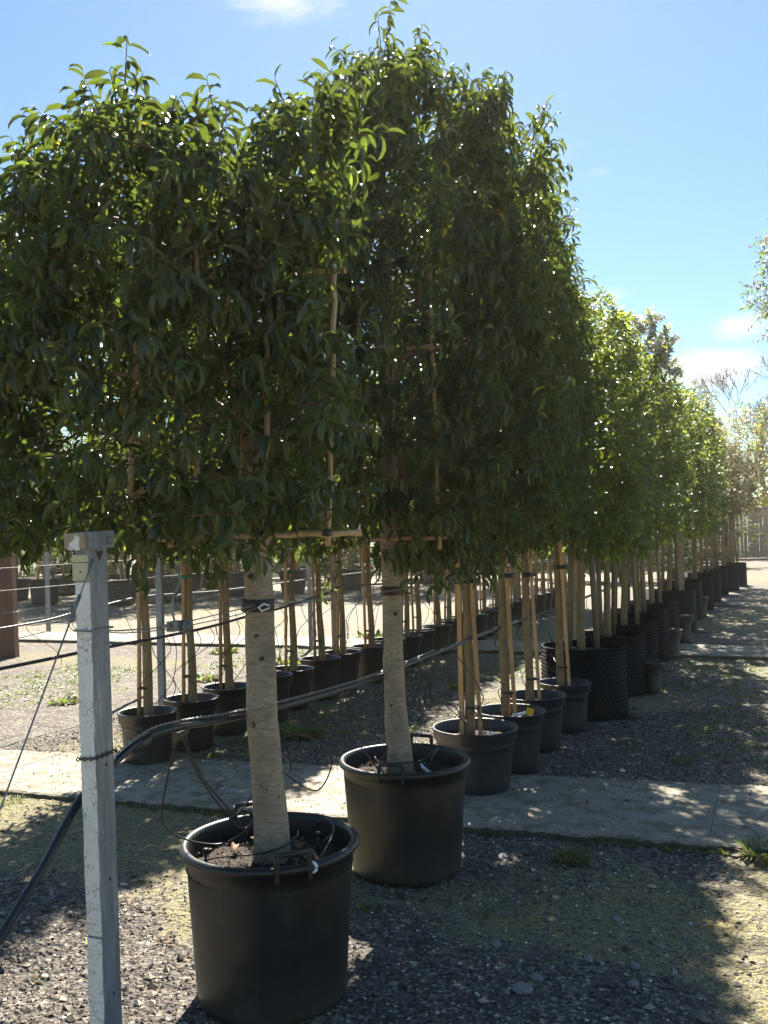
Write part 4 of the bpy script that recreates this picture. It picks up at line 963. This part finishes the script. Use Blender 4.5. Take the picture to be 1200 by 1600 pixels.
# top bracket: timber block on one side, steel channel with bolt on the other
MB().box((-.008, -D_ / 2 - .012, 1.607), (.074, .028, .040)).build('timber_block', M['old_wood'], post)
fl = MB().add([(-.030, -D_ / 2 - .0285, 1.584), (.016, -D_ / 2 - .0285, 1.584), (.014, -D_ / 2 - .0285, 1.60), (.017, -D_ / 2 - .0285, 1.618), (.0, -D_ / 2 - .0285, 1.622), (-.004, -D_ / 2 - .0285, 1.612), (-.022, -D_ / 2 - .0285, 1.602),
               (-.030, -D_ / 2 - .026, 1.584), (.016, -D_ / 2 - .026, 1.584), (.014, -D_ / 2 - .026, 1.60), (.017, -D_ / 2 - .026, 1.618), (.0, -D_ / 2 - .026, 1.622), (-.004, -D_ / 2 - .026, 1.612), (-.022, -D_ / 2 - .026, 1.602)],
              [tuple(range(7)), tuple(range(7, 14))[::-1]] + [(k, 7 + k, 7 + (k + 1) % 7, (k + 1) % 7) for k in range(7)], False).build('paint_flake', M['flaky'], post)
br = wallbox('bracket', .066, .118, 1.586, 1.630, M['galv'], post); br.location = (.010, .006, 0)
nb = MB(); nb.tube([(0, 0, 0), (.007, 0, 0)], .0115, 6); nb.tube([(.007, 0, 0), (.012, 0, 0)], .006, 10); b_ = nb.build('bolt', M['wire'], post); b_.location = (.043, .035, 1.605)
MB().add([(.0295, -.012, 1.578), (.0295, .022, 1.578), (.0295, .004, 1.553), (.0305, -.012, 1.578), (.0305, .022, 1.578), (.0305, .004, 1.553)], [(0, 1, 2), (3, 5, 4), (0, 3, 4, 1), (1, 4, 5, 2), (2, 5, 3, 0)], False).build('gusset', M['rubber'], post)
for z in (1.02, .72, .42, .12):
    h_ = MB(); h_.tube([(W / 2 - .002, .004, z), (W / 2 + .0008, .004, z)], .0048, 14); h_.build('bolt_hole', M['rubber'], post)
# wires wound round the post
def loop_pts(z, w, d, tilt=0): 
    return [(sx * (w / 2 + .004), sy * (d / 2 + .006), z + tilt * sx * w) for sx, sy in ((-1, -1), (1, -1), (1, 1), (-1, 1), (-1, -1))]
MB().tube(loop_pts(1.375, W, D_ + .006), .003, 6).build('wire_loop', M['wire'], post)
def chain(name, pts, parent, m, r=.0045, pitch=.012):
    """a run of little links along a path"""
    P = [Vector(p) for p in pts]; mb = MB(); acc_ = 0; k = 0
    for a, b in zip(P[:-1], P[1:]):
        L = (b - a).length; d = (b - a).normalized(); s = d.cross(Vector((0, 0, 1))).normalized(); u = s.cross(d)
        while acc_ < L:
            c = a + d * acc_; q = s if k % 2 else u
            mb.tube([c - d * pitch * .55 - q * r * .3, c + q * r, c + d * pitch * .55 - q * r * .3, c - q * r, c - d * pitch * .55 - q * r * .3], r * .42, 4, cap=False)
            acc_ += pitch; k += 1
        acc_ -= L
    o = mb.build(name, m, parent); o['kind'] = 'stuff'; return o
M['chain'] = plain('chain', (.10, .075, .055), .5, metal=.5, var=.4)
chain('post_chain', loop_pts(1.045, W, D_ + .01, .05), post, M['chain'], .0055, .013)

# stay wire with turnbuckle
d0 = Vector((-1.625, 1.915, 1.585)); d1 = Vector((-1.65, 1.617, 1.023)); dd = (d1 - d0); end = d0 + dd * (1.55 / .562)
sw = thing('stay_wire', d0, 'slanting steel stay wire with turnbuckle running down from the end post', 'wire')
mb = MB(); mb.tube([(0, 0, 0), dd * .22], .0022, 6); mb.build('upper_wire', M['wire'], sw)
mb = MB(); mb.tube([dd * .22, end - d0], .0022, 6); mb.build('lower_wire', M['wire'], sw)
tb = MB(); tb.tube([dd * .16, dd * .25], .0045, 8); tb.tube([dd * .25, dd * .262, dd * .275], [.004, .010, .006], 6)
tb.tube([dd * .20 + Vector((-.015, 0, .0)), dd * .262], .0028, 6); tb.build('turnbuckle', M['galv'], sw)

# ------------------------------------------------------------------ wires, pipes, drip tubes
def run(name, pts, r, m, label, cat, k=6, n=8, parent=None):
    o = MB().tube(smoothpts(pts, k), r, n).build(name, M[m], parent)
    return tag(o, label, cat) if label else o
w1 = thing('support_wire', (-1.68, 2.0, 1.375), 'twin support wire with ratchet tensioner tying the front trunks to the end post', 'wire')
A3 = lambda x, y, z: (x + 1.68, y - 2.0, z - 1.375)
run('wire', [A3(-1.65, 1.97, 1.397), A3(-1.66, 2.05, 1.384), A3(-1.68, 2.30, 1.368)], .0022, 'wire', None, None, 2, 6, w1); run('wire', [A3(-1.635, 1.97, 1.392), A3(-1.64, 2.05, 1.378), A3(-1.67, 2.30, 1.362)], .0018, 'wire', None, None, 2, 6, w1)
run('wire', [A3(-1.68, 2.36, 1.372), A3(-1.68, 2.66, 1.385), A3(-1.70, 2.84, 1.388)], .0020, 'wire', None, None, 3, 6, w1)
run('wire', [A3(-1.67, 2.36, 1.362), A3(-1.66, 2.66, 1.372), A3(-1.69, 2.84, 1.382)], .0018, 'wire', None, None, 3, 6, w1)
run('wire', [A3(-1.70, 2.96, 1.385), A3(-1.70, 3.6, 1.36), A3(-1.70, 4.19, 1.355), A3(-1.70, 5.5, 1.345), A3(-1.70, 8.3, 1.34), A3(-1.66, 14, 1.36)], .0024, 'wire', None, None, 5, 6, w1)
# ratchet tensioner
rt_ = MB(); rt_.box((0, 0, 0), (.024, .050, .030)); rt_.box((.0, -.045, .004), (.010, .05, .010)); o = rt_.build('tensioner', M['galv'], w1); o.location = A3(-1.675, 2.33, 1.368)
g_ = MB(); g_.tube([(0, .02, -.004), (.022, .02, -.004)], .019, 14); g_.tube([(.022, .02, -.004), (.025, .02, -.004)], .009, 10); o2 = g_.build('ratchet_wheel', M['galv'], o); o2.location = (0, .012, 0)
for k in range(12):
    a = k * math.pi / 6; q = MB().box((0, 0, 0), (.007, .005, .006), rx=a); w_ = q.build('tooth', M['galv'], o); w_.location = (.020, .032 + .021 * math.cos(a), -.004 + .021 * math.sin(a))
g_ = MB(); g_.tube([(0, 0, 0), (0, -.012, .03), (0, -.01, .07), (0, .03, .12), (.0, .02, .17)], .003, 6); g_.build('lever', M['wire'], o).location = (0, 0, .012)
hk = MB(); hk.tube([(0, 0, 0), (.0, -.04, .010), (0, -.075, 0), (0, -.055, -.014), (0, 0, -.008)], .0035, 6); hk.build('hook', M['white_plastic'], w1).location = A3(-1.66, 2.87, 1.385)

PIPE1 = [(-1.70, 1.15, .25), (-1.70, 1.45, .53), (-1.7, 1.661, .708), (-1.7, 1.808, .83), (-1.72, 1.962, .946), (-1.74, 2.12, 1.001), (-1.76, 2.346, 1.038), (-1.785, 2.789, .995), (-1.80, 3.164, .965), (-1.80, 3.983, .935), (-1.78, 4.9, .95), (-1.76, 6.1, .965), (-1.72, 8, .96), (-1.7, 12, .97), (-1.66, 20, .98)]
B = Vector(PIPE1[2])
ip = thing('irrigation_pipe', B, 'thick black irrigation pipe rising from the ground and running along the front row', 'pipe')
rel = lambda p: Vector(p) - B
pp = MB().tube(smoothpts([rel(p) for p in PIPE1], 7), .0112, 12); pp.build('main_pipe', M['pipe'], ip)
MB().tube([rel((-1.752, 2.22, 1.018)), rel((-1.757, 2.30, 1.034))], .0165, 12).build('pipe_joint', M['pipe'], ip)
MB().tube([rel((-1.785, 2.62, 1.015)), rel((-1.787, 2.66, 1.012))], .0165, 12).build('pipe_joint', M['pipe'], ip)
up = [rel(p) + Vector((0.002, 0, .021)) for p in PIPE1[5:11]]
M['link'] = plain('link', (.36, .34, .32), .4, metal=.6, var=.3)
chain('chain', [rel((-1.64, 2.0, 1.05))] + smoothpts(up, 8), ip, M['link'], .004, .012)
def drip(parent, pts, r=.0032, name='drip_tube', k=7):
    return MB().tube(smoothpts([Vector(p) - parent.location for p in pts], k), r, 5).build(name, M['rubber'], parent)
def manifold(parent, x, y, z):
    mb = MB(); mb.box((0, 0, 0), (.014, .05, .013)); 
    for s in (-1, 0, 1): mb.box((0, s * .017, -.012), (.006, .006, .014))
    o = mb.build('manifold', M['rubber'], parent); o.location = Vector((x, y, z)) - parent.location; return o
manifold(ip, -1.775, 2.50, 1.005); manifold(ip, -1.80, 3.06, .945); manifold(ip, -1.80, 3.75, .925)
z0 = .995
drip(ip, [(-1.775, 2.483, z0), (-1.83, 2.50, .88), (-1.92, 2.60, .66), (-1.86, 2.82, .54), (-1.76, 2.90, .60), (-1.76, 2.84, .66), (-1.80, 2.80, .64)])
drip(ip, [(-1.775, 2.50, z0), (-1.76, 2.56, .86), (-1.75, 2.70, .70), (-1.79, 2.88, .585), (-1.76, 2.93, .62)])
drip(ip, [(-1.775, 2.515, z0), (-1.77, 2.6, .84), (-1.74, 2.74, .68), (-1.76, 2.86, .58)])
drip(ip, [(-1.80, 3.04, .935), (-1.82, 3.08, .82), (-1.75, 3.16, .70), (-1.70, 3.30, .62), (-1.66, 3.34, .75), (-1.72, 3.2, .86), (-1.80, 3.1, .84)])
drip(ip, [(-1.80, 3.06, .935), (-1.79, 3.04, .80), (-1.83, 3.0, .66), (-1.86, 2.9, .60)])
drip(ip, [(-1.80, 3.08, .935), (-1.77, 3.16, .83), (-1.80, 3.25, .70), (-1.90, 3.30, .64)])
rd = random.Random(44)
for (yy, yb) in ((3.75, 4.05), (3.77, 4.2), (4.9, 5.5), (5.2, 5.5), (5.6, 6.1), (6.4, 6.8), (7.0, 7.5), (7.3, 8.1), (8.6, 9.4), (9.5, 10.3)):
    x = -1.79; e = -1.72 + rd.uniform(-.15, .2)
    drip(ip, [(x, yy, .94), (x + rd.uniform(-.1, .1), yy + .05, .80), ((x + e) / 2 + .1, (yy + yb) / 2, .58 + rd.uniform(-.1, .12)), (e, yb - .1, .56), (e, yb, .46)])
# tangle of coiled spare tube under the pipe
for k in range(9):
    r0 = rd.uniform(.05, .11); cx_, cy_, cz_ = -1.80 + rd.uniform(-.04, .04), 4.75 + rd.uniform(-.1, .1), .86 - r0 * .9
    drip(ip, [(cx_ + .25 * r0 * math.sin(a * 2 + k), cy_ + r0 * math.cos(a), cz_ + r0 * 1.15 * math.sin(a)) for a in [j * .7 for j in range(10)]], .0028, 'spare_coil', 3)
# pegs and drip lines in the first two pots
def pot_drip(Bp, pts, lab, r=.0030):
    o = MB().tube(smoothpts([tuple(np.array(Bp) + np.array(q)) for q in pts], 7), r, 6).build('drip_line', M['rubber']); return tag(o, lab, 'drip line')
pot_drip(B1, [(-.16, -.17, .465), (-.155, -.165, .505), (-.10, -.14, .515), (0, -.09, .52), (.07, -.04, .535), (.085, .04, .55), (.06, .10, .55)], 'thin black drip line curling round the largest pale trunk')
pot_drip(B1, [(.02, .27, .50), (.10, .25, .555), (.19, .13, .56), (.225, .0, .54), (.24, -.12, .52), (.245, -.16, .50)], 'thin black drip line arching over compost beside the largest trunk')
pot_drip(B2, [(-.17, -.20, .45), (-.165, -.195, .515), (-.08, -.17, .53), (.02, -.09, .53), (.08, .02, .52), (.12, .1, .55)], 'thin black drip line curling round the second pale trunk')
pot_drip(B2, [(.05, .16, .50), (.13, .12, .56), (.15, -.02, .55), (.14, -.10, .47)], 'thin black drip line arching beside the second pale trunk')
for (bx, px_, py_, lab) in ((B1, -.16, -.17, 'black dripper peg stuck in compost at the front of the nearest pot'), (B1, .13, .12, 'black dripper peg stuck behind the trunk in the nearest pot'), (B2, .14, -.10, 'black dripper peg beside the white label in the second pot')):
    mb = MB(); mb.tube([(0, 0, -.03), (0, 0, .06)], [.003, .006], 6); mb.tube([(0, 0, .055), (0, 0, .072)], .010, 8); o = mb.build('dripper_peg', M['rubber']); o.location = (bx[0] + px_, bx[1] + py_, .475); tag(o, lab, 'dripper')
# second row pipe, upper wire, third line
def lrun(name, pts, r, m, lab, cat, drops=()):
    root = thing(name, pts[0], lab, cat); MB().tube([Vector(p) - root.location for p in smoothpts(pts, 6)], r, 8).build('tube_run', M[m], root)
    for (y, y2) in drops:
        x = pts[0][0]; z = float(np.interp(y, [p[1] for p in pts], [p[2] for p in pts]))
        s = rd.uniform(-.22, .22)
        drip(root, [(x, y, z), (x + .02, y + .02, z - .12), (x + s, y + (y2 - y) * .6 + rd.uniform(-.1, .1), z - .33), (x + s * .4, y2, .46)], .003, 'drip_tube', 5)
    return root
r2 = [(-4.05, 2.2, .90), (-4.05, 4.081, .911), (-4.05, 4.779, .92), (-4.05, 5.908, .925), (-4.05, 6.736, .965), (-4.05, 7.278, .985), (-4.05, 8.166, 1.056), (-4.05, 8.453, 1.09), (-4.05, 9.596, 1.05), (-4.05, 10.8, .995), (-4.05, 13.2, .996), (-4.1, 20, 1.0)]
dr = []
for k in range(16):
    y = 5.5 + .555 * k; dr += [(y - .15, y), (y + .1, y - .12)]
    if k < 8: dr += [(y + .02, y - .25)]
lrun('irrigation_pipe', r2, .011, 'rubber', 'black irrigation pipe with hanging drip tubes along the second row', 'pipe', dr)
lrun('support_wire', [(-4.12, 2.2, 1.22), (-4.12, 6.0, 1.21), (-4.12, 12, 1.22), (-4.12, 20, 1.25)], .0025, 'wire', 'steel support wire strung along the second row of slim trees', 'wire')
lrun('irrigation_pipe', [(-6.2, 2.5, .84), (-6.0, 5.905, .894), (-6, 6.873, .954), (-6, 7.722, 1.02), (-6, 8.554, 1.004), (-6, 9.461, .985), (-6, 13, 1.0), (-6, 20, 1.0)], .009, 'rubber', 'grey irrigation pipe on wires beyond the second row, with coils hanging', 'pipe', [(6.4, 6.8), (7.7, 8.1), (9, 9.4), (10.4, 10.2)])
lrun('support_wire', [(-9.0, 2.2, 1.28), (-9.0, 7, 1.27), (-9.0, 14, 1.3)], .0025, 'wire', 'thin upper fence wire passing in front of the reddish timber post', 'wire')
lrun('support_wire', [(-9.0, 2.2, .98), (-9.0, 7, .99), (-9.0, 14, 1.0)], .0022, 'wire', 'thin lower fence wire passing in front of the reddish timber post', 'wire')
# coil hanging from the third pipe
for (yy, zz, lab) in ((6.75, .90, 'loop of spare black tube hanging beyond the second row, next to timber post'), (8.4, .93, 'coiled spare black tube hanging behind the first slim trees')):
    pts = []
    for j in range(26): a = j * .5; pts.append((-5.97 + .004 * j, yy + .11 * math.cos(a) + .01 * math.sin(j), zz - .02 + .095 * math.sin(a)))
    tag(MB().tube(smoothpts(pts, 3), .0035, 5).build('tube_coil', M['rubber']), lab, 'tube coil')

# posts
def gpost(x, y, h, w, m, lab, name='line_post'):
    o = MB().box((0, 0, h / 2), (w, w * .8, h)).build(name, M[m]); o.location = (x, y, 0); o.rotation_euler = (0, R(-.6), R(6)); return tag(o, lab, 'post', 'line posts between the trees')
gpost(-4.40, 5.95, 1.9, .05, 'galv', 'galvanised line post right behind the first slim tree')
gpost(-4.37, 8.95, 2.0, .062, 'old_wood', 'weathered grey square post among the slim trees, between the big trunks')
gpost(-6.05, 7.9, 1.45, .045, 'galv', 'short pale line post beyond the second slim tree')
gpost(-6.05, 11.6, 1.45, .05, 'galv', 'pale line post beyond the sixth slim tree')
gpost(-1.74, 8.72, 1.95, .085, 'post_wood2' if 'post_wood2' in M else 'old_wood', 'broad pale wooden post rising out of the biggest studded pot')
gpost(-1.38, 15.15, 2.1, .085, 'old_wood', 'grey wooden post rising out of the fourth studded pot')
gpost(-11.6, 12.5, 1.5, .06, 'galv', 'slim pale post by the pots beyond the timber post')
tp = wallbox('timber_post', .24, .14, -.02, 2.3, M['red_wood'], None); tp.location = (-9.85, 9.85, 0); tp.rotation_euler = (R(1), R(-1.5), R(20))
tag(tp, 'thick reddish brown timber post at the edge of the pale gravel', 'post')

# ------------------------------------------------------------------ labels, leaves, weeds
plant_label([(B1[0] + .075, B1[1] - .20, .505), (B1[0] + .14, B1[1] - .21, .50), (B1[0] + .21, B1[1] - .205, .515), (B1[0] + .245, B1[1] - .16, .53)], 'long white plant label lying behind the front handle of the nearest pot', w=.005)
mb = MB(); pts = [(.014 * math.cos(a), 0, .016 * math.sin(a)) for a in [k * .6 for k in range(11)]]; mb.tube(pts, .0055, 6)
o = mb.build('cable_clip', M['white_plastic']); o.location = (B1[0] + .262, B1[1] - .175, .535); tag(o, 'white ring clip hooked on the rim of the nearest pot', 'clip')
plant_label([(B2[0] + .13, B2[1] - .12, .535), (B2[0] + .17, B2[1] - .13, .51), (B2[0] + .225, B2[1] - .145, .49)], 'white plant label with a knot hanging over the second pot', w=.010)
plant_label([(-1.79 + .14, 5.58 - .10, .40), (-1.79 + .18, 5.58 - .14, .395), (-1.79 + .22, 5.58 - .16, .40)], 'short white plant label in the pot standing on the path')
plant_label([(-1.71 + .06, 6.18 - .16, .40), (-1.71 + .11, 6.18 - .17, .41), (-1.71 + .15, 6.18 - .17, .425)], 'white plant label beside the yellow tag')
o = MB().box((0, 0, 0), (.050, .002, .045), ry=.3).build('plant_tag', M['yellow_plastic']); o.location = (-1.71 + .185, 6.18 - .175, .435); tag(o, 'yellow square tag in the pot of the tree with the orange stake', 'plant label')
for k, (bx, x, y, s, lab) in enumerate([(B1, .17, .04, .075, 'dark red dry leaf on compost to the side of the nearest trunk'), (B1, .205, -.02, .07, 'tan curled leaf beside the dark red one in the nearest pot'), (B1, -.17, .04, .06, 'beige dry leaf on the far left of the nearest pot compost'),
        (B1, -.09, .11, .06, 'brown leaf just behind the nearest trunk'), (B1, .12, .17, .05, 'reddish leaf at the back rim of the nearest pot'), (B2, .2, .05, .045, 'tan leaf on the second pot compost, by the rim')]):
    dry_leaf(bx[0] + x, bx[1] + y, .492, s, k, lab)
for k, (x, y, s, lab, yl) in enumerate([(-2.60, 2.98, .085, 'bright yellow fallen leaf on gravel beside the metal post', True), (-1.05, 5.35, .05, 'brown leaf lying on the shaded concrete path', False), (-.86, 5.55, .05, 'small rusty leaf on the path nearer its back edge', False),
        (-2.85, 5.1, .05, 'dark curled leaf on the path left of the nearest pot', False), (-.55, 4.85, .05, 'yellow leaf on the gravel at the foot of the path edge', True)]):
    f_, b_2 = strip1(x); dry_leaf(x, y, (.045 if f_ < y < b_2 else float(gz(x, y)) + .012), s, 20 + k, lab, yl)
def tuft(x, y, r, h, n, seed, lab, broad=False, cat='weed', m='grass'):
    rgm = np.random.default_rng(seed); a = rgm.uniform(0, 6.283, n); q = r * np.sqrt(rgm.random(n)) * .6
    P = np.stack([q * np.cos(a), q * np.sin(a), np.zeros(n)], -1); b = a + rgm.normal(0, .6, n)
    D = unit(np.stack([np.cos(b) * .8, np.sin(b) * .8, rgm.uniform(.3, 1.6, n)], -1)); S = h * rgm.uniform(.5, 1.1, n)
    T = [tmpl(1.0, 0, .16 if broad else .045, False), tmpl(1.7, 0, .14 if broad else .04, False), tmpl(.4, 0, .15 if broad else .05, False)]
    o = leaf_mesh('grass_tuft' if not broad else 'weed', P, D, S * .8, rgm, T, M[m], None, mats=[M[m], M['dry_leaf']], mi=(rgm.random(n) < .22).astype(int)); del o['kind']
    o.location = (x, y, float(gz(x, y)) - .002); return tag(o, lab, cat)
tuft(-.97, 4.58, .11, .11, 260, 1, 'green grass tuft against the shaded front edge of the path', cat='grass tuft')
tuft(-.11, 4.93, .10, .15, 200, 2, 'sunlit grass tuft at the path edge by the picture border', cat='grass tuft')
tuft(-.635, 6.72, .10, .08, 180, 3, 'low grass tuft in the dark gravel past the path', cat='grass tuft')
tuft(-3.59, 6.66, .22, .20, 420, 4, 'spreading grass tuft under the pipe between the two rows', cat='grass tuft')
tuft(-6.58, 7.29, .22, .10, 220, 5, 'bright leafy weed patch beyond the second row, left of the post', True)
tuft(-1.20, 3.80, .045, .05, 70, 6, 'tiny yellowish moss tuft on gravel near the second pot', cat='moss tuft')
tuft(-1.66, 3.70, .06, .06, 26, 7, 'small flat green weed between the two big pots', True)
tuft(-2.56, 2.68, .03, .05, 12, 8, 'tiny seedling weed in the gravel before the metal post', True)
tuft(-2.33, 3.13, .05, .045, 30, 9, 'small red and yellow leaved weed left of the nearest pot', True, m='leaf_bronze')
tuft(-2.42, 3.62, .04, .05, 18, 10, 'small green weed in moss left of the nearest pot rim', True)
tuft(-4.45, 4.43, .13, .07, 160, 11, 'sunlit grass tuft on the front edge of the path, far side of the post', cat='grass tuft')
tuft(-3.06, 9.18, .16, .12, 150, 12, 'green weed in the shade between the rows, past the coils', True)
tuft(-7.1, 11.0, .25, .16, 150, 13, 'sunlit weed clump beyond the third slim tree', True)
tuft(-6.0, 8.9, .25, .13, 150, 14, 'weed clump beyond the second slim tree', True)
tuft(-5.7, 10.3, .3, .14, 200, 15, 'weed clump beyond the fifth slim tree', True)
tuft(-5.6, 12.9, .35, .25, 260, 16, 'tall bright weed clump behind the second big trunk', True)
# low ground weeds too many to count
rgm = np.random.default_rng(123); n = 5200
wx = np.concatenate([rgm.uniform(-8.5, -4.5, 3000), rgm.uniform(-4.0, -2.6, 1200), rgm.uniform(-1.4, .6, 1000)]); wy = np.concatenate([rgm.uniform(5.8, 12, 3000), rgm.uniform(5.6, 12, 1200), rgm.uniform(6.2, 12, 1000)])
msk = fbm(wx, wy, .8, 77) > .53; wx, wy = wx[msk], wy[msk]; f_, b_2 = strip1(wx); ok = (wy > b_2 + .03); wx, wy = wx[ok], wy[ok]
wx = np.repeat(wx, 6) + rgm.normal(0, .02, len(wx) * 6); wy = np.repeat(wy, 6) + rgm.normal(0, .02, len(wy) * 6); nn_ = len(wx)
a = rgm.uniform(0, 6.283, nn_); D = unit(np.stack([np.cos(a), np.sin(a), rgm.uniform(.3, 1.3, nn_)], -1))
leaf_mesh('ground_weeds', np.stack([wx, wy, gz(wx, wy)], -1), D, rgm.uniform(.02, .055, nn_), rgm, LO, M['grass'], None)
# litter: gravel thrown on the path, bits of dry leaf, little weeds along the path edge and pot bases
rgm = np.random.default_rng(321); n = 2600
px = rgm.uniform(-5.5, .6, n); f_, b_2 = strip1(px); tt = np.where(rgm.random(n) < .6, rgm.beta(.35, .35, n), rgm.random(n)); py = f_ + (b_2 - f_) * tt
S = .0025 + .005 * rgm.random(n) ** 3
rocks('path_grit', np.stack([px, py, .038 + S * .3], -1), S, M['pebble'], 61)
n = 900; px = rgm.uniform(-3.6, .6, n); py = rgm.uniform(2.3, 7.5, n); f_, b_2 = strip1(px); on = (py > f_) & (py < b_2); keepl = ~on | (rgm.random(n) < .25)
px, py, on = px[keepl], py[keepl], on[keepl]; a = rgm.uniform(0, 6.283, len(px)); D = unit(np.stack([np.cos(a), np.sin(a), rgm.uniform(-.1, .4, len(px))], -1))
leaf_mesh('leaf_litter', np.stack([px, py, np.where(on, .043, gz(px, py) + .008)], -1), D, rgm.uniform(.008, .032, len(px)), rgm, LO, M['dry_leaf'], None)
px = rgm.uniform(-5.5, .6, 420); f_, b_2 = strip1(px); py = np.where(rgm.random(420) < .6, f_ - rgm.random(420) * .05, b_2 + rgm.random(420) * .06); kk = fbm(px, py, 2.5, 5) > .5; px, py = px[kk], py[kk]
px = np.repeat(px, 8) + rgm.normal(0, .012, len(px) * 8); py = np.repeat(py, 8) + rgm.normal(0, .008, len(py) * 8); a = rgm.uniform(0, 6.283, len(px)); D = unit(np.stack([np.cos(a), np.sin(a), rgm.uniform(.4, 1.6, len(px))], -1))
leaf_mesh('edge_weeds', np.stack([px, py, gz(px, py)], -1), D, rgm.uniform(.012, .045, len(px)), rgm, LO, M['grass'], None)
# torn flaps of black sheet by the studded pots
M['sheet'] = plain('sheet', (.02, .021, .026), .35, var=.3)
def flap(x, y, s, seed, lab):
    rl = random.Random(seed); n = 9; V = [(0, 0, .03)]; F = []
    for k in range(n): a = 2 * math.pi * k / n; q = s * rl.uniform(.6, 1.1); V.append((q * math.cos(a), q * .6 * math.sin(a), rl.uniform(.004, .02)))
    for k in range(n): F.append((0, 1 + k, 1 + (k + 1) % n))
    V += [(v[0], v[1], v[2] - .004) for v in V[:n + 1]]; F += [tuple(i + n + 1 for i in f[::-1]) for f in F[:n]]
    F += [(1 + k, n + 2 + k, n + 2 + (k + 1) % n, 1 + (k + 1) % n) for k in range(n)]
    o = MB().add(V, F, False).build('plastic_sheet', M['sheet']); o.location = (x, y, float(gz(x, y))); return tag(o, lab, 'plastic sheet', 'torn black sheet on the gravel')
flap(-1.20, 8.10, .13, 1, 'torn black sheet poking out beside the biggest studded pot'); flap(-1.22, 10.9, .15, 2, 'torn black sheet beside the second studded pot')
flap(-1.05, 15.0, .30, 3, 'flat black sheet beside the fourth studded pot'); flap(-1.0, 19.8, .35, 4, 'pale edged black sheet near the last studded pots')

# ------------------------------------------------------------------ thin warm volume added to imitate lens veil
hz = MB().box((0, 0, 4.75), (500, 500, 11.5)).build('veil_haze', M['ground']); hz['kind'] = 'stuff'; hz.data.materials.clear()
hm = bpy.data.materials.new('veil_haze'); hm.use_nodes = True; ht = hm.node_tree; ht.nodes.clear()
ho = N(ht, 'ShaderNodeOutputMaterial'); hv = N(ht, 'ShaderNodeVolumePrincipled'); hv.inputs['Density'].default_value = .0009
hv.inputs['Color'].default_value = (.96, .88, .74, 1); hv.inputs['Anisotropy'].default_value = .55
ht.links.new(hv.outputs[0], ho.inputs['Volume']); hz.data.materials.append(hm)
